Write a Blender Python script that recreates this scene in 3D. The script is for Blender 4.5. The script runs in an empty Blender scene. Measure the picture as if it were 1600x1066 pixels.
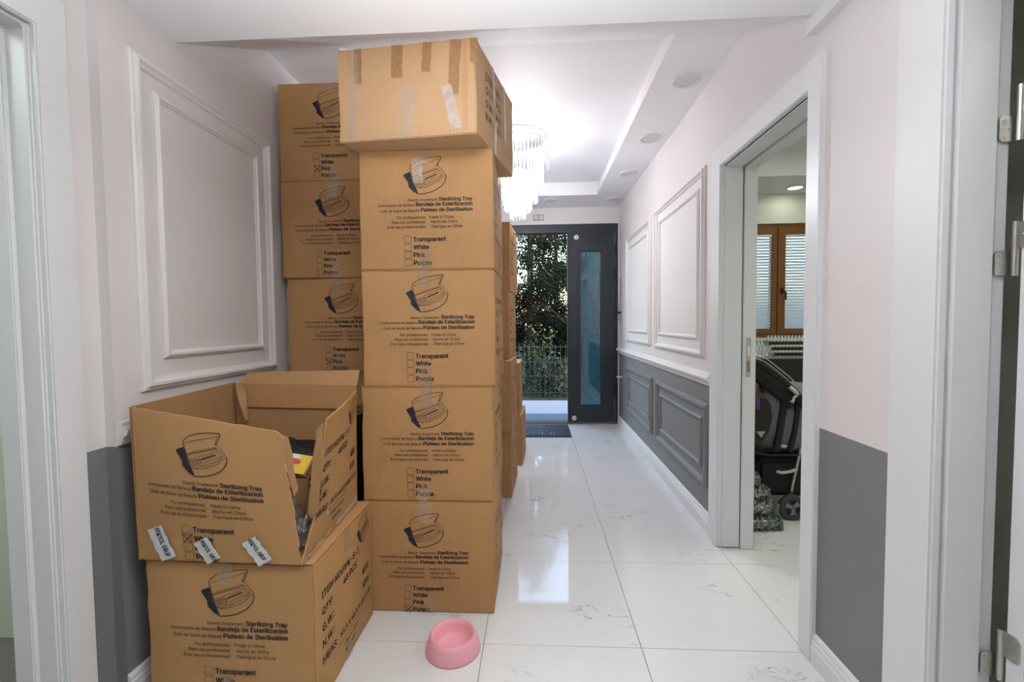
import bpy, bmesh, math, random
import numpy as np
from mathutils import Vector, Matrix, noise
PI = math.pi
sc = bpy.context.scene
COL = sc.collection

# ------------------------------------------------------------------ camera
yaw, pitch, roll = 0.0512364769, -0.0414682479, -0.00942789543
CAM_H = 1.2352
fw = Vector((-math.sin(yaw) * math.cos(pitch), math.cos(yaw) * math.cos(pitch), math.sin(pitch)))
rt0 = Vector((math.cos(yaw), math.sin(yaw), 0)); up0 = rt0.cross(fw)
rt = rt0 * math.cos(roll) + up0 * math.sin(roll)
up = -rt0 * math.sin(roll) + up0 * math.cos(roll)
cam_d = bpy.data.cameras.new('camera'); cam_d.sensor_width = 36; cam_d.lens = 688.989 * 36 / 1600
cam_d.clip_start = 0.02; cam_d.clip_end = 300
cam = bpy.data.objects.new('camera', cam_d); COL.objects.link(cam)
m = Matrix((rt, up, -fw)).transposed().to_4x4(); m.translation = (0, 0, CAM_H)
cam.matrix_world = m
sc.camera = cam

# ------------------------------------------------------------------ world, lights, exposure
sc.view_settings.view_transform = 'Standard'; sc.view_settings.look = 'None'
sc.view_settings.exposure = 0.30; sc.view_settings.gamma = 1.0; sc.view_settings.use_curve_mapping = False
w = bpy.data.worlds.new('sky'); sc.world = w; w.use_nodes = True
nt = w.node_tree; nt.nodes.clear()
sky = nt.nodes.new('ShaderNodeTexSky'); sky.sky_type = 'NISHITA'; sky.sun_disc = False
sky.sun_elevation = math.radians(24); sky.sun_rotation = math.radians(150); sky.air_density = 1.3; sky.dust_density = 3.0
bg = nt.nodes.new('ShaderNodeBackground'); bg.inputs['Strength'].default_value = 1.5
wo = nt.nodes.new('ShaderNodeOutputWorld')
nt.links.new(sky.outputs[0], bg.inputs[0]); nt.links.new(bg.outputs[0], wo.inputs[0])

def area(name, loc, size, power, color=(1, 1, 1), size_y=None, rot=(0, 0, 0)):
    l = bpy.data.lights.new(name, 'AREA'); l.energy = power; l.color = color
    l.shape = 'RECTANGLE'; l.size = size; l.size_y = size_y or size
    o = bpy.data.objects.new(name, l); COL.objects.link(o); o.location = loc; o.rotation_euler = rot
    return o
area('lobby_ceiling_lamp', (0.0, 0.55, 2.27), 0.9, 14, (0.96, 0.98, 1.0))
bounce = area('bounce_lamp', (-0.15, 0.05, 1.42), 0.30, 23, (0.94, 0.97, 1.0), rot=(math.radians(152), 0, 0)); bounce.data.spread = math.radians(110)
area('left_room_fill', (-2.3, 0.4, 2.4), 0.8, 12, (0.88, 1.0, 0.97))  # added area light, stands in for daylight from the left room
area('right_room_fill', (2.3, 0.3, 2.4), 0.8, 12, (0.92, 1.0, 0.97))  # likewise an added light in place of the right room's daylight
area('store_room_fill', (2.2, 2.6, 2.7), 0.9, 20, (0.96, 1.0, 0.86))  # unseen fill added to brighten the room besides its soffit downlight

# ------------------------------------------------------------------ materials
def N(nt, t, **kw):
    n = nt.nodes.new(t)
    for k, v in kw.items(): setattr(n, k, v)
    return n
def mat(name, col, rough=0.5, metal=0.0, spec=0.5, noise_amt=0.0, noise_scale=20, bump=0.0, bump_scale=60, **kw):
    m = bpy.data.materials.new(name); m.use_nodes = True; nt = m.node_tree
    b = nt.nodes['Principled BSDF']
    b.inputs['Base Color'].default_value = (*col, 1); b.inputs['Roughness'].default_value = rough
    b.inputs['Metallic'].default_value = metal; b.inputs['Specular IOR Level'].default_value = spec
    for k, v in kw.items(): b.inputs[k.replace('_', ' ')].default_value = v
    tc = N(nt, 'ShaderNodeTexCoord')
    if noise_amt:
        n = N(nt, 'ShaderNodeTexNoise'); n.inputs['Scale'].default_value = noise_scale; n.inputs['Detail'].default_value = 4
        nt.links.new(tc.outputs['Object'], n.inputs['Vector'])
        mx = N(nt, 'ShaderNodeMix', data_type='RGBA')
        mx.inputs['A'].default_value = (*[c * (1 - noise_amt) for c in col], 1)
        mx.inputs['B'].default_value = (*[min(1, c * (1 + noise_amt)) for c in col], 1)
        nt.links.new(n.outputs['Fac'], mx.inputs['Factor']); nt.links.new(mx.outputs['Result'], b.inputs['Base Color'])
    if bump:
        n = N(nt, 'ShaderNodeTexNoise'); n.inputs['Scale'].default_value = bump_scale; n.inputs['Detail'].default_value = 3
        nt.links.new(tc.outputs['Object'], n.inputs['Vector'])
        bp = N(nt, 'ShaderNodeBump'); bp.inputs['Strength'].default_value = bump; bp.inputs['Distance'].default_value = 0.01
        nt.links.new(n.outputs['Fac'], bp.inputs['Height']); nt.links.new(bp.outputs['Normal'], b.inputs['Normal'])
    return m

PINK = (0.71, 0.67, 0.66); GREY = (0.19, 0.19, 0.195)
def wall_mat(name, upper, z_split):
    m = mat(name, upper, 0.55, noise_amt=0.0, bump=0.03, bump_scale=90)
    nt = m.node_tree; b = nt.nodes['Principled BSDF']
    g = N(nt, 'ShaderNodeNewGeometry'); s = N(nt, 'ShaderNodeSeparateXYZ')
    nt.links.new(g.outputs['Position'], s.inputs[0])
    st = N(nt, 'ShaderNodeMath', operation='GREATER_THAN'); st.inputs[1].default_value = z_split
    nt.links.new(s.outputs['Z'], st.inputs[0])
    mx = N(nt, 'ShaderNodeMix', data_type='RGBA')
    mx.inputs['A'].default_value = (*GREY, 1); mx.inputs['B'].default_value = (*upper, 1)
    nt.links.new(st.outputs[0], mx.inputs['Factor']); nt.links.new(mx.outputs['Result'], b.inputs['Base Color'])
    return m
M_WALL = wall_mat('two_tone_wall_paint', PINK, 0.855)
M_PINK = mat('pinkish_white_paint', PINK, 0.55, bump=0.03, bump_scale=90)
M_MOULD = mat('pinkish_gloss_moulding', (0.73, 0.695, 0.685), 0.4)
M_GREYM = mat('grey_moulding_paint', (0.20, 0.20, 0.205), 0.42)
M_TRIM = mat('white_lacquered_trim', (0.72, 0.72, 0.73), 0.35)
M_CEIL = mat('white_ceiling_paint', (0.80, 0.78, 0.79), 0.6)
M_ROOMW = mat('cream_room_paint', (0.72, 0.73, 0.64), 0.6)
M_DOOR = mat('anthracite_door_lacquer', (0.022, 0.027, 0.033), 0.38, noise_amt=0.05)
M_CHROME = mat('brushed_steel', (0.55, 0.53, 0.49), 0.35, metal=1.0, bump=0.05, bump_scale=200)
M_PLATE = mat('cream_switch_plastic', (0.62, 0.58, 0.47), 0.4)
M_WHITEP = mat('white_plastic', (0.75, 0.75, 0.75), 0.35)
M_BLACK = mat('black_matt', (0.012, 0.012, 0.013), 0.5)
M_BLKPL = mat('black_glossy_plastic', (0.012, 0.012, 0.014), 0.18, bump=0.5, bump_scale=14)
M_INK = mat('black_print_ink', (0.022, 0.018, 0.018), 0.75)
M_INK2 = mat('faded_print_ink', (0.10, 0.06, 0.035), 0.8)
M_INK3 = mat('blue_black_print_ink', (0.012, 0.013, 0.022), 0.7)
M_SPOT = mat('unlit_spot_diffuser', (0.62, 0.59, 0.60), 0.5)
M_GROUT = mat('grey_grout', (0.23, 0.22, 0.21), 0.8)

def cardboard(name, col, amt=0.09):
    m = mat(name, col, 0.72, spec=0.3)
    nt = m.node_tree; b = nt.nodes['Principled BSDF']
    tc = N(nt, 'ShaderNodeTexCoord'); oi = N(nt, 'ShaderNodeObjectInfo')
    n1 = N(nt, 'ShaderNodeTexNoise'); n1.inputs['Scale'].default_value = 5; n1.inputs['Detail'].default_value = 5
    ad = N(nt, 'ShaderNodeVectorMath', operation='ADD'); sc_ = N(nt, 'ShaderNodeMath', operation='MULTIPLY'); sc_.inputs[1].default_value = 17
    nt.links.new(oi.outputs['Random'], sc_.inputs[0]); nt.links.new(tc.outputs['Object'], ad.inputs[0]); nt.links.new(sc_.outputs[0], ad.inputs[1])
    nt.links.new(ad.outputs[0], n1.inputs['Vector'])
    mx = N(nt, 'ShaderNodeMix', data_type='RGBA')
    mx.inputs['A'].default_value = (*[c * (1 - amt) for c in col], 1); mx.inputs['B'].default_value = (*[c * (1 + amt) for c in col], 1)
    nt.links.new(n1.outputs['Fac'], mx.inputs['Factor']); nt.links.new(mx.outputs['Result'], b.inputs['Base Color'])
    # faint upright fluting of the corrugated board
    sep = N(nt, 'ShaderNodeSeparateXYZ'); nt.links.new(tc.outputs['Object'], sep.inputs[0])
    su = N(nt, 'ShaderNodeMath', operation='ADD'); nt.links.new(sep.outputs['X'], su.inputs[0]); nt.links.new(sep.outputs['Y'], su.inputs[1])
    fl = N(nt, 'ShaderNodeMath', operation='MULTIPLY'); fl.inputs[1].default_value = 700; nt.links.new(su.outputs[0], fl.inputs[0])
    sn = N(nt, 'ShaderNodeMath', operation='SINE'); nt.links.new(fl.outputs[0], sn.inputs[0])
    n2 = N(nt, 'ShaderNodeTexNoise'); n2.inputs['Scale'].default_value = 9; nt.links.new(ad.outputs[0], n2.inputs['Vector'])
    m2 = N(nt, 'ShaderNodeMath', operation='MULTIPLY_ADD'); m2.inputs[1].default_value = 0.05
    nt.links.new(sn.outputs[0], m2.inputs[0]); nt.links.new(n2.outputs['Fac'], m2.inputs[2])
    bp = N(nt, 'ShaderNodeBump'); bp.inputs['Strength'].default_value = 0.25; bp.inputs['Distance'].default_value = 0.008
    nt.links.new(m2.outputs[0], bp.inputs['Height']); nt.links.new(bp.outputs['Normal'], b.inputs['Normal'])
    return m
M_CARD = cardboard('brown_corrugated_card', (0.44, 0.24, 0.10))
M_CARD2 = cardboard('pinker_corrugated_card', (0.46, 0.28, 0.15))
M_CARDIN = cardboard('inner_corrugated_card', (0.37, 0.205, 0.09))
M_CARDE = mat('torn_card_edge', (0.30, 0.19, 0.11), 0.9, noise_amt=0.4, noise_scale=160)

def film(name, col, clear, rough=0.15, gl=0.25):
    m = bpy.data.materials.new(name); m.use_nodes = True; nt = m.node_tree; nt.nodes.clear()
    o = N(nt, 'ShaderNodeOutputMaterial'); t = N(nt, 'ShaderNodeBsdfTransparent'); g = N(nt, 'ShaderNodeBsdfGlossy'); d = N(nt, 'ShaderNodeBsdfDiffuse')
    g.inputs['Roughness'].default_value = rough; d.inputs['Color'].default_value = (*col, 1); t.inputs['Color'].default_value = (1, 1, 1, 1)
    a = N(nt, 'ShaderNodeMixShader'); a.inputs[0].default_value = gl; nt.links.new(d.outputs[0], a.inputs[1]); nt.links.new(g.outputs[0], a.inputs[2])
    b = N(nt, 'ShaderNodeMixShader')
    tc = N(nt, 'ShaderNodeTexCoord'); n = N(nt, 'ShaderNodeTexNoise'); n.inputs['Scale'].default_value = 40; n.inputs['Detail'].default_value = 4
    nt.links.new(tc.outputs['Object'], n.inputs['Vector'])
    mr = N(nt, 'ShaderNodeMapRange'); mr.inputs['From Min'].default_value = 0.35; mr.inputs['From Max'].default_value = 0.7
    mr.inputs['To Min'].default_value = max(0, clear - 0.12); mr.inputs['To Max'].default_value = min(1, clear + 0.12)
    nt.links.new(n.outputs['Fac'], mr.inputs['Value']); nt.links.new(mr.outputs[0], b.inputs[0])
    nt.links.new(a.outputs[0], b.inputs[1]); nt.links.new(t.outputs[0], b.inputs[2]); nt.links.new(b.outputs[0], o.inputs[0])
    return m
M_TAPE = film('clear_packing_tape', (0.62, 0.50, 0.40), 0.72)
M_TAPEB = film('brown_packing_tape', (0.37, 0.20, 0.085), 0.35, 0.4, 0.05)
M_TAPEW = mat('white_printed_tape', (0.66, 0.66, 0.67), 0.35, bump=0.3, bump_scale=50)
M_WRAP = film('clear_plastic_wrap', (0.6, 0.62, 0.62), 0.62, 0.08, 0.5)

# marble porcelain tile: white with sparse grey veins
def marble():
    m = mat('veined_white_porcelain', (0.66, 0.66, 0.66), 0.045, spec=0.5)
    nt = m.node_tree; b = nt.nodes['Principled BSDF']
    g = N(nt, 'ShaderNodeNewGeometry')
    mp = N(nt, 'ShaderNodeMapping'); mp.inputs['Rotation'].default_value = (0, 0, math.radians(-28)); mp.inputs['Scale'].default_value = (1.0, 2.6, 1)
    nt.links.new(g.outputs['Position'], mp.inputs['Vector'])
    n = N(nt, 'ShaderNodeTexNoise'); n.inputs['Scale'].default_value = 1.5; n.inputs['Detail'].default_value = 7; n.inputs['Roughness'].default_value = 0.62
    nt.links.new(mp.outputs[0], n.inputs['Vector'])
    s1 = N(nt, 'ShaderNodeMath', operation='SUBTRACT'); s1.inputs[1].default_value = 0.5; nt.links.new(n.outputs['Fac'], s1.inputs[0])
    ab = N(nt, 'ShaderNodeMath', operation='ABSOLUTE'); nt.links.new(s1.outputs[0], ab.inputs[0])
    r = N(nt, 'ShaderNodeMapRange'); r.inputs['From Min'].default_value = 0.0; r.inputs['From Max'].default_value = 0.007; r.inputs['To Min'].default_value = 1; r.inputs['To Max'].default_value = 0
    nt.links.new(ab.outputs[0], r.inputs['Value'])
    n3 = N(nt, 'ShaderNodeTexNoise'); n3.inputs['Scale'].default_value = 3.1; n3.inputs['Detail'].default_value = 3; nt.links.new(g.outputs['Position'], n3.inputs['Vector'])
    r3 = N(nt, 'ShaderNodeMapRange'); r3.inputs['From Min'].default_value = 0.53; r3.inputs['From Max'].default_value = 0.66; nt.links.new(n3.outputs['Fac'], r3.inputs['Value'])
    mu = N(nt, 'ShaderNodeMath', operation='MULTIPLY'); nt.links.new(r.outputs[0], mu.inputs[0]); nt.links.new(r3.outputs[0], mu.inputs[1])
    mx = N(nt, 'ShaderNodeMix', data_type='RGBA'); mx.inputs['A'].default_value = (0.665, 0.66, 0.655, 1); mx.inputs['B'].default_value = (0.27, 0.255, 0.24, 1)
    nt.links.new(mu.outputs[0], mx.inputs['Factor']); nt.links.new(mx.outputs['Result'], b.inputs['Base Color'])
    return m
M_TILE = marble()
M_SILL = mat('blue_grey_marble', (0.16, 0.19, 0.25), 0.2, noise_amt=0.35, noise_scale=7)
M_PORCH = mat('pale_porch_slab', (0.36, 0.355, 0.37), 0.35, noise_amt=0.04)

# ------------------------------------------------------------------ mesh helpers
class MB:
    def __init__(s): s.v = []; s.f = []
    def add(s, vs, fs):
        o = len(s.v); s.v += [tuple(p) for p in vs]; s.f += [tuple(i + o for i in f) for f in fs]; return s
    def box(s, x0, x1, y0, y1, z0, z1):
        v = [(x, y, z) for z in (z0, z1) for y in (y0, y1) for x in (x0, x1)]
        return s.add(v, [(0, 2, 3, 1), (4, 5, 7, 6), (0, 1, 5, 4), (2, 6, 7, 3), (0, 4, 6, 2), (1, 3, 7, 5)])
    def prism(s, poly, ax, a, b):       # poly in the two other axes, extruded along ax from a to b
        n = len(poly)
        def P(p, t):
            return {'x': (t, p[0], p[1]), 'y': (p[0], t, p[1]), 'z': (p[0], p[1], t)}[ax]
        v = [P(p, a) for p in poly] + [P(p, b) for p in poly]
        return s.add(v, [tuple(range(n))[::-1], tuple(range(n, 2 * n))] + [(i, (i + 1) % n, n + (i + 1) % n, n + i) for i in range(n)])
    def ring(s, x0, x1, z0, z1, wl, wr, wb, wt, ya, yb):      # rectangular frame facing y
        o = [(x0, z0), (x1, z0), (x1, z1), (x0, z1)]; i = [(x0 + wl, z0 + wb), (x1 - wr, z0 + wb), (x1 - wr, z1 - wt), (x0 + wl, z1 - wt)]
        v = [(x, y, z) for y in (ya, yb) for x, z in o + i]; f = []
        for k in range(4):
            n = (k + 1) % 4
            f += [(k, n, 4 + n, 4 + k), (8 + k, 12 + k, 12 + n, 8 + n), (k, 8 + k, 8 + n, n), (4 + k, 4 + n, 12 + n, 12 + k)]
        return s.add(v, f)
    def arch(s, xa, xb, y0, y1, zt, wy, wz):      # door surround: two legs and a head as one outline
        return s.prism([(y0, 0), (y0 + wy, 0), (y0 + wy, zt - wz), (y1 - wy, zt - wz), (y1 - wy, 0), (y1, 0), (y1, zt), (y0, zt)], 'x', xa, xb)
    def tube(s, pts, r, n=8, caps=True):
        pts = [Vector(p) for p in pts]; k = len(pts); rs = r if isinstance(r, (list, tuple)) else [r] * k
        rings = []; prev = None
        for i, p in enumerate(pts):
            t = (pts[min(i + 1, k - 1)] - pts[max(i - 1, 0)]).normalized()
            if prev is None:
                a = Vector((0, 0, 1)) if abs(t.z) < 0.9 else Vector((1, 0, 0)); u = t.cross(a).normalized()
            else: u = (prev - t * prev.dot(t)).normalized()
            prev = u; v = t.cross(u)
            rings.append([p + (u * math.cos(2 * PI * j / n) + v * math.sin(2 * PI * j / n)) * rs[i] for j in range(n)])
        vs = [q for ring in rings for q in ring]; fs = []
        for i in range(k - 1):
            for j in range(n): fs.append((i * n + j, i * n + (j + 1) % n, (i + 1) * n + (j + 1) % n, (i + 1) * n + j))
        if caps: fs += [tuple(range(n))[::-1], tuple(range((k - 1) * n, k * n))]
        return s.add(vs, fs)
    def lathe(s, prof, n=32, c=(0, 0, 0), sx=1, sy=1):
        vs = []; fs = []; k = len(prof)
        for r, z in prof: vs += [(c[0] + r * sx * math.cos(2 * PI * j / n), c[1] + r * sy * math.sin(2 * PI * j / n), c[2] + z) for j in range(n)]
        for i in range(k - 1):
            for j in range(n): fs.append((i * n + j, i * n + (j + 1) % n, (i + 1) * n + (j + 1) % n, (i + 1) * n + j))
        return s.add(vs, fs)
    def sweep_rect(s, x, side, y0, y1, z0, z1, prof):    # mitred frame moulding on a wall plane x, standing proud towards side
        vs = []; fs = []; k = len(prof)
        for (cy, cz, sy, sz) in ((y0, z0, 1, 1), (y1, z0, -1, 1), (y1, z1, -1, -1), (y0, z1, 1, -1)):
            vs += [(x + side * d, cy + sy * u, cz + sz * u) for u, d in prof]
        for c in range(4):
            for i in range(k - 1): fs.append((c * k + i, ((c + 1) % 4) * k + i, ((c + 1) % 4) * k + i + 1, c * k + i + 1))
        return s.add(vs, fs)
    def mesh(s, name, m, smooth=False):
        me = bpy.data.meshes.new(name); me.from_pydata(s.v, [], s.f)
        bm = bmesh.new(); bm.from_mesh(me); bmesh.ops.recalc_face_normals(bm, faces=bm.faces); bm.to_mesh(me); bm.free()
        if isinstance(m, (list, tuple)):
            for q in m: me.materials.append(q)
        else: me.materials.append(m)
        if smooth:
            me.polygons.foreach_set('use_smooth', [True] * len(me.polygons))
            if smooth != 'all': me.set_sharp_from_angle(angle=math.radians(40))
        return me
    def build(s, name, m, parent=None, smooth=False, bevel=0.0, seg=2):
        me = s.mesh(name, m, smooth)
        if bevel:
            bm = bmesh.new(); bm.from_mesh(me)
            bmesh.ops.remove_doubles(bm, verts=bm.verts, dist=1e-6)
            es = [e for e in bm.edges if len(e.link_faces) == 2 and e.calc_face_angle(0) > 0.5]
            bmesh.ops.bevel(bm, geom=es, offset=bevel, segments=seg, affect='EDGES', clamp_overlap=True)
            bm.to_mesh(me); bm.free()
            me.polygons.foreach_set('use_smooth', [True] * len(me.polygons)); me.set_sharp_from_angle(angle=math.radians(35))
        return link(name, me, parent)
def link(name, me, parent=None, loc=None):
    o = bpy.data.objects.new(name, me); COL.objects.link(o)
    if parent is not None: o.parent = parent
    if loc is not None: o.location = loc
    return o
def tag(o, label, cat, group=None, kind=None):
    o['label'] = label; o['category'] = cat
    if group: o['group'] = group
    if kind: o['kind'] = kind
    return o
def thing(name, label, cat, loc=(0, 0, 0), rz=0.0, group=None):
    o = bpy.data.objects.new(name, None); COL.objects.link(o); o.location = loc; o.rotation_euler = (0, 0, rz)
    o.empty_display_size = 0.05
    return tag(o, label, cat, group)
def struct(o): o['kind'] = 'structure'; return o
def stuff(o): o['kind'] = 'stuff'; return o
def sbox(name, m, *b, parent=None, bevel=0.0):
    o = MB().box(*b).build(name, m, parent, bevel=bevel)
    return struct(o) if parent is None else o

# ------------------------------------------------------------------ the setting: walls
XR, XF, XL, XLN = 1.0, 1.010, -1.320, -1.355
YF = 5.36
HI = 2.80
wr = MB()
wr.box(XF, 1.15, 2.41, YF, 0, HI)                    # far stretch with the panelling
wr.box(XR, 1.15, 1.665, 2.41, 2.05, HI)              # above the store room doorway
wr.box(XR, 1.15, 1.155, 1.665, 0, HI)                # pier between the two doorways
wr.box(XR, 1.10, 0.28, 1.155, 2.05, HI)
wr.box(XR, 1.10, -1.8, 0.28, 0, HI)
struct(wr.build('wall_right', M_WALL))
wl = MB()
wl.box(-1.50, XL, 1.312, YF, 0, HI)
wl.box(-1.455, XLN, 1.155, 1.312, 0, HI)
wl.box(-1.455, XLN, 0.25, 1.155, 2.05, HI)
wl.box(-1.455, XLN, -1.8, 0.25, 0, HI)
struct(wl.build('wall_left', M_WALL))
wb = MB(); wb.box(-1.5, -0.78, YF - 0.02, YF + 0.22, 0, HI); wb.box(-0.78, 1.15, YF - 0.02, YF + 0.22, 2.405, HI); wb.box(1.0, 1.15, YF - 0.02, YF + 0.22, 0, 2.405)
struct(wb.build('wall_front', M_PINK))
sbox('wall_back', mat('bounce_damping_brown', (.05, .035, .025), .5, noise_amt=.3), -1.5, 1.15, -1.9, -1.8, 0, HI)  # unseen wall, coloured dark so little light bounces back onto the cartons
# side rooms
ra = MB(); ra.box(3.5, 3.6, 1.3, 4.7, 0, 2.9); ra.box(1.15, 3.6, 1.25, 1.35, 0, 2.9)
ra.box(1.15, 1.9, 4.6, 4.78, 0, 2.9); ra.box(3.3, 3.6, 4.6, 4.78, 0, 2.9); ra.box(1.9, 3.3, 4.6, 4.78, 0, 1.06); ra.box(1.9, 3.3, 4.6, 4.78, 2.206, 2.9)
struct(ra.build('wall_store_room', M_ROOMW))
rc = MB(); rc.box(1.15, 3.6, 1.25, 4.75, 2.72, 2.9); rc.box(1.15, 3.6, 4.04, 4.6, 2.50, 2.72)
struct(rc.build('ceiling_store_room', M_CEIL))
rb = MB(); rb.box(1.10, 3.4, -0.8, -0.7, 0, 2.6); rb.box(3.3, 3.4, -0.8, 1.25, 0, 2.6)
struct(rb.build('wall_right_room', M_ROOMW))
sbox('ceiling_right_room', M_CEIL, 1.10, 3.4, -0.8, 1.25, 2.5, 2.6)
rl = MB(); rl.box(-3.4, -3.3, -0.8, 1.7, 0, 2.6); rl.box(-3.4, -1.455, -0.8, -0.7, 0, 2.6); rl.box(-3.4, -1.5, 1.6, 1.7, 0, 2.6)
struct(rl.build('wall_left_room', M_ROOMW))
sbox('ceiling_left_room', M_CEIL, -3.4, -1.455, -0.8, 1.7, 2.5, 2.6)

# ceiling: low slab over the lobby, a sloping face, the high ceiling with its coffer
ce = MB()
ce.prism([(-1.9, 2.283), (1.612, 2.283), (2.19, 2.60), (2.456, 2.745), (2.456, 2.9), (-1.9, 2.9)], 'x', -1.5, 1.15)
ce.box(-1.5, 1.15, 2.40, YF + 0.1, 2.745, 2.9)
struct(ce.build('ceiling', M_CEIL))
co = MB()
for z0, z1, e in ((2.60, 2.655, 0.0), (2.655, 2.75, 0.025)):
    co.prism([(-1.34, 2.19), (-.958 - e, 2.19), (-.958 - e, 4.83 + e), (.68 + e, 4.83 + e), (.68 + e, 2.19), (1.02, 2.19), (1.02, YF), (-1.34, YF)], 'z', z0, z1)
struct(co.build('ceiling_coffer_border', M_CEIL))

# floor: grout bed with every tile as a piece of its own
fl = MB().box(-3.4, 3.6, -1.9, YF + 0.05, -0.10, -0.003).build('floor', M_GROUT); struct(fl)
tmb = MB().box(-0.2988, 0.2988, -0.2988, 0.2988, -0.009, 0.0)
tproto = tmb.build('tile', M_TILE, fl, bevel=0.0009, seg=1)
first = True
for i in range(-3, 6):
    for j in range(-3, 7):
        cx, cy = 0.3954 + 0.6 * i - 0.3, 1.642 + 0.6 * j - 0.3
        if cx < -1.6 or cy > 5.35 or cx > 3.0: continue
        if cx > 1.4 and cy > 4.4: continue
        o = tproto if first else link('tile', tproto.data, fl); first = False
        o.location = (cx, cy, 0)
last = MB().box(-0.2988, 0.2988, -0.2988, 0.05, -0.009, 0.0).mesh('tile', M_TILE)
for i in range(-2, 2): link('tile', last, fl, (0.3954 + 0.6 * i - 0.3, 1.642 + 0.6 * 6 + 0.3 - 0.0, 0))

# ------------------------------------------------------------------ panel mouldings, rails, skirting
P_BIG = [(0, 0), (0, .009), (.006, .014), (.012, .014), (.017, .024), (.027, .024), (.033, .013), (.040, .010), (.044, .006), (.044, 0)]
P_SM = [(0, 0), (0, .006), (.005, .010), (.010, .015), (.018, .015), (.023, .008), (.028, .005), (.028, 0)]
tn = [0]
def trim(mb, m, smooth=False):
    tn[0] += 1; return struct(mb.build('trim_%d' % tn[0], m, smooth=smooth))
for (y0, y1, z0, z1, m_, ins) in ((2.665, 3.74, 1.015, 2.145, M_MOULD, .105), (3.87, 4.86, 1.02, 2.13, M_MOULD, .105),
                                  (2.60, 3.68, 0.255, 0.75, M_GREYM, .095), (3.81, 4.86, 0.265, 0.755, M_GREYM, .095)):
    trim(MB().sweep_rect(XF, -1, y0, y1, z0, z1, P_BIG), m_)
    trim(MB().sweep_rect(XF, -1, y0 + ins, y1 - ins, z0 + ins, z1 - ins, P_SM), m_)
for (y0, y1, z0, z1, m_) in ((1.405, 2.172, 1.015, 2.146, M_MOULD), (2.30, 3.3, 1.015, 2.146, M_MOULD), (3.45, 4.6, 1.015, 2.146, M_MOULD), (1.42, 2.172, 0.25, 0.75, M_GREYM)):
    trim(MB().sweep_rect(XL, 1, y0, y1, z0, z1, P_BIG), m_)
    trim(MB().sweep_rect(XL, 1, y0 + .095, y1 - .095, z0 + .105, z1 - .095, P_SM), m_)
P_RAIL = [(0, .860), (.012, .860), (.017, .871), (.017, .880), (.031, .892), (.036, .905), (.031, .913), (.019, .918), (.016, .930), (0, .934)]
trim(MB().prism([(XF - d, z) for d, z in P_RAIL], 'y', 2.56, YF - 0.02), M_MOULD)
trim(MB().prism([(XL + d, z) for d, z in P_RAIL], 'y', 1.315, YF - 0.02), M_MOULD)
P_BASE = [(0, 0), (.016, 0), (.016, .062), (.013, .068), (.013, .082), (.009, .088), (.009, .098), (.004, .108), (0, .110)]
def base(side, x, y0, y1, name):
    return struct(MB().prism([(x - side * d, z) for d, z in P_BASE], 'y', y0, y1).build(name, M_TRIM))
base(1, XF, 2.53, YF - 0.02, 'baseboard_right'); base(1, XR, 1.274, 1.592, 'baseboard_right_pier'); base(-1, XL, 1.312, YF - .02, 'baseboard_left')
# cable trunking under the low ceiling
trim(MB().box(0.962, 1.0, -1.8, 1.648, 2.235, 2.283), M_TRIM)

# ------------------------------------------------------------------ interior door casings (numbered as structure)
# store room doorway
d1 = MB()
d1.prism([(1.592, 0), (1.668, 0), (1.668, 2.052), (2.412, 2.052), (2.412, 0), (2.53, 0), (2.53, 2.155), (1.592, 2.155)], 'x', XR - .018, XF + .01)
o = d1.build('door_1', M_TRIM, bevel=0.004); struct(o)
j = MB().arch(1.003, 1.105, 1.660, 2.42, 2.06, .016, .016)
j.build('door_frame', M_TRIM, o, bevel=0.006)
j = MB().arch(1.105, 1.17, 1.66, 2.42, 2.052, .028, .022)
j.build('door_stop', M_TRIM, o, bevel=0.003)
sp = MB(); sp.box(1.118, 1.142, 2.3885, 2.392, 0.935, 1.145); sp.build('strike_plate', M_CHROME, o, bevel=0.001)
sp = MB(); sp.box(1.123, 1.137, 2.388, 2.3890, 1.05, 1.10).build('latch_hole', M_TRIM, o)
sp = MB(); sp.box(1.123, 1.137, 2.388, 2.3890, 0.96, 1.02).build('bolt_hole', mat('rusty_recess', (0.30, 0.14, 0.08), 0.6), o)
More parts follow.
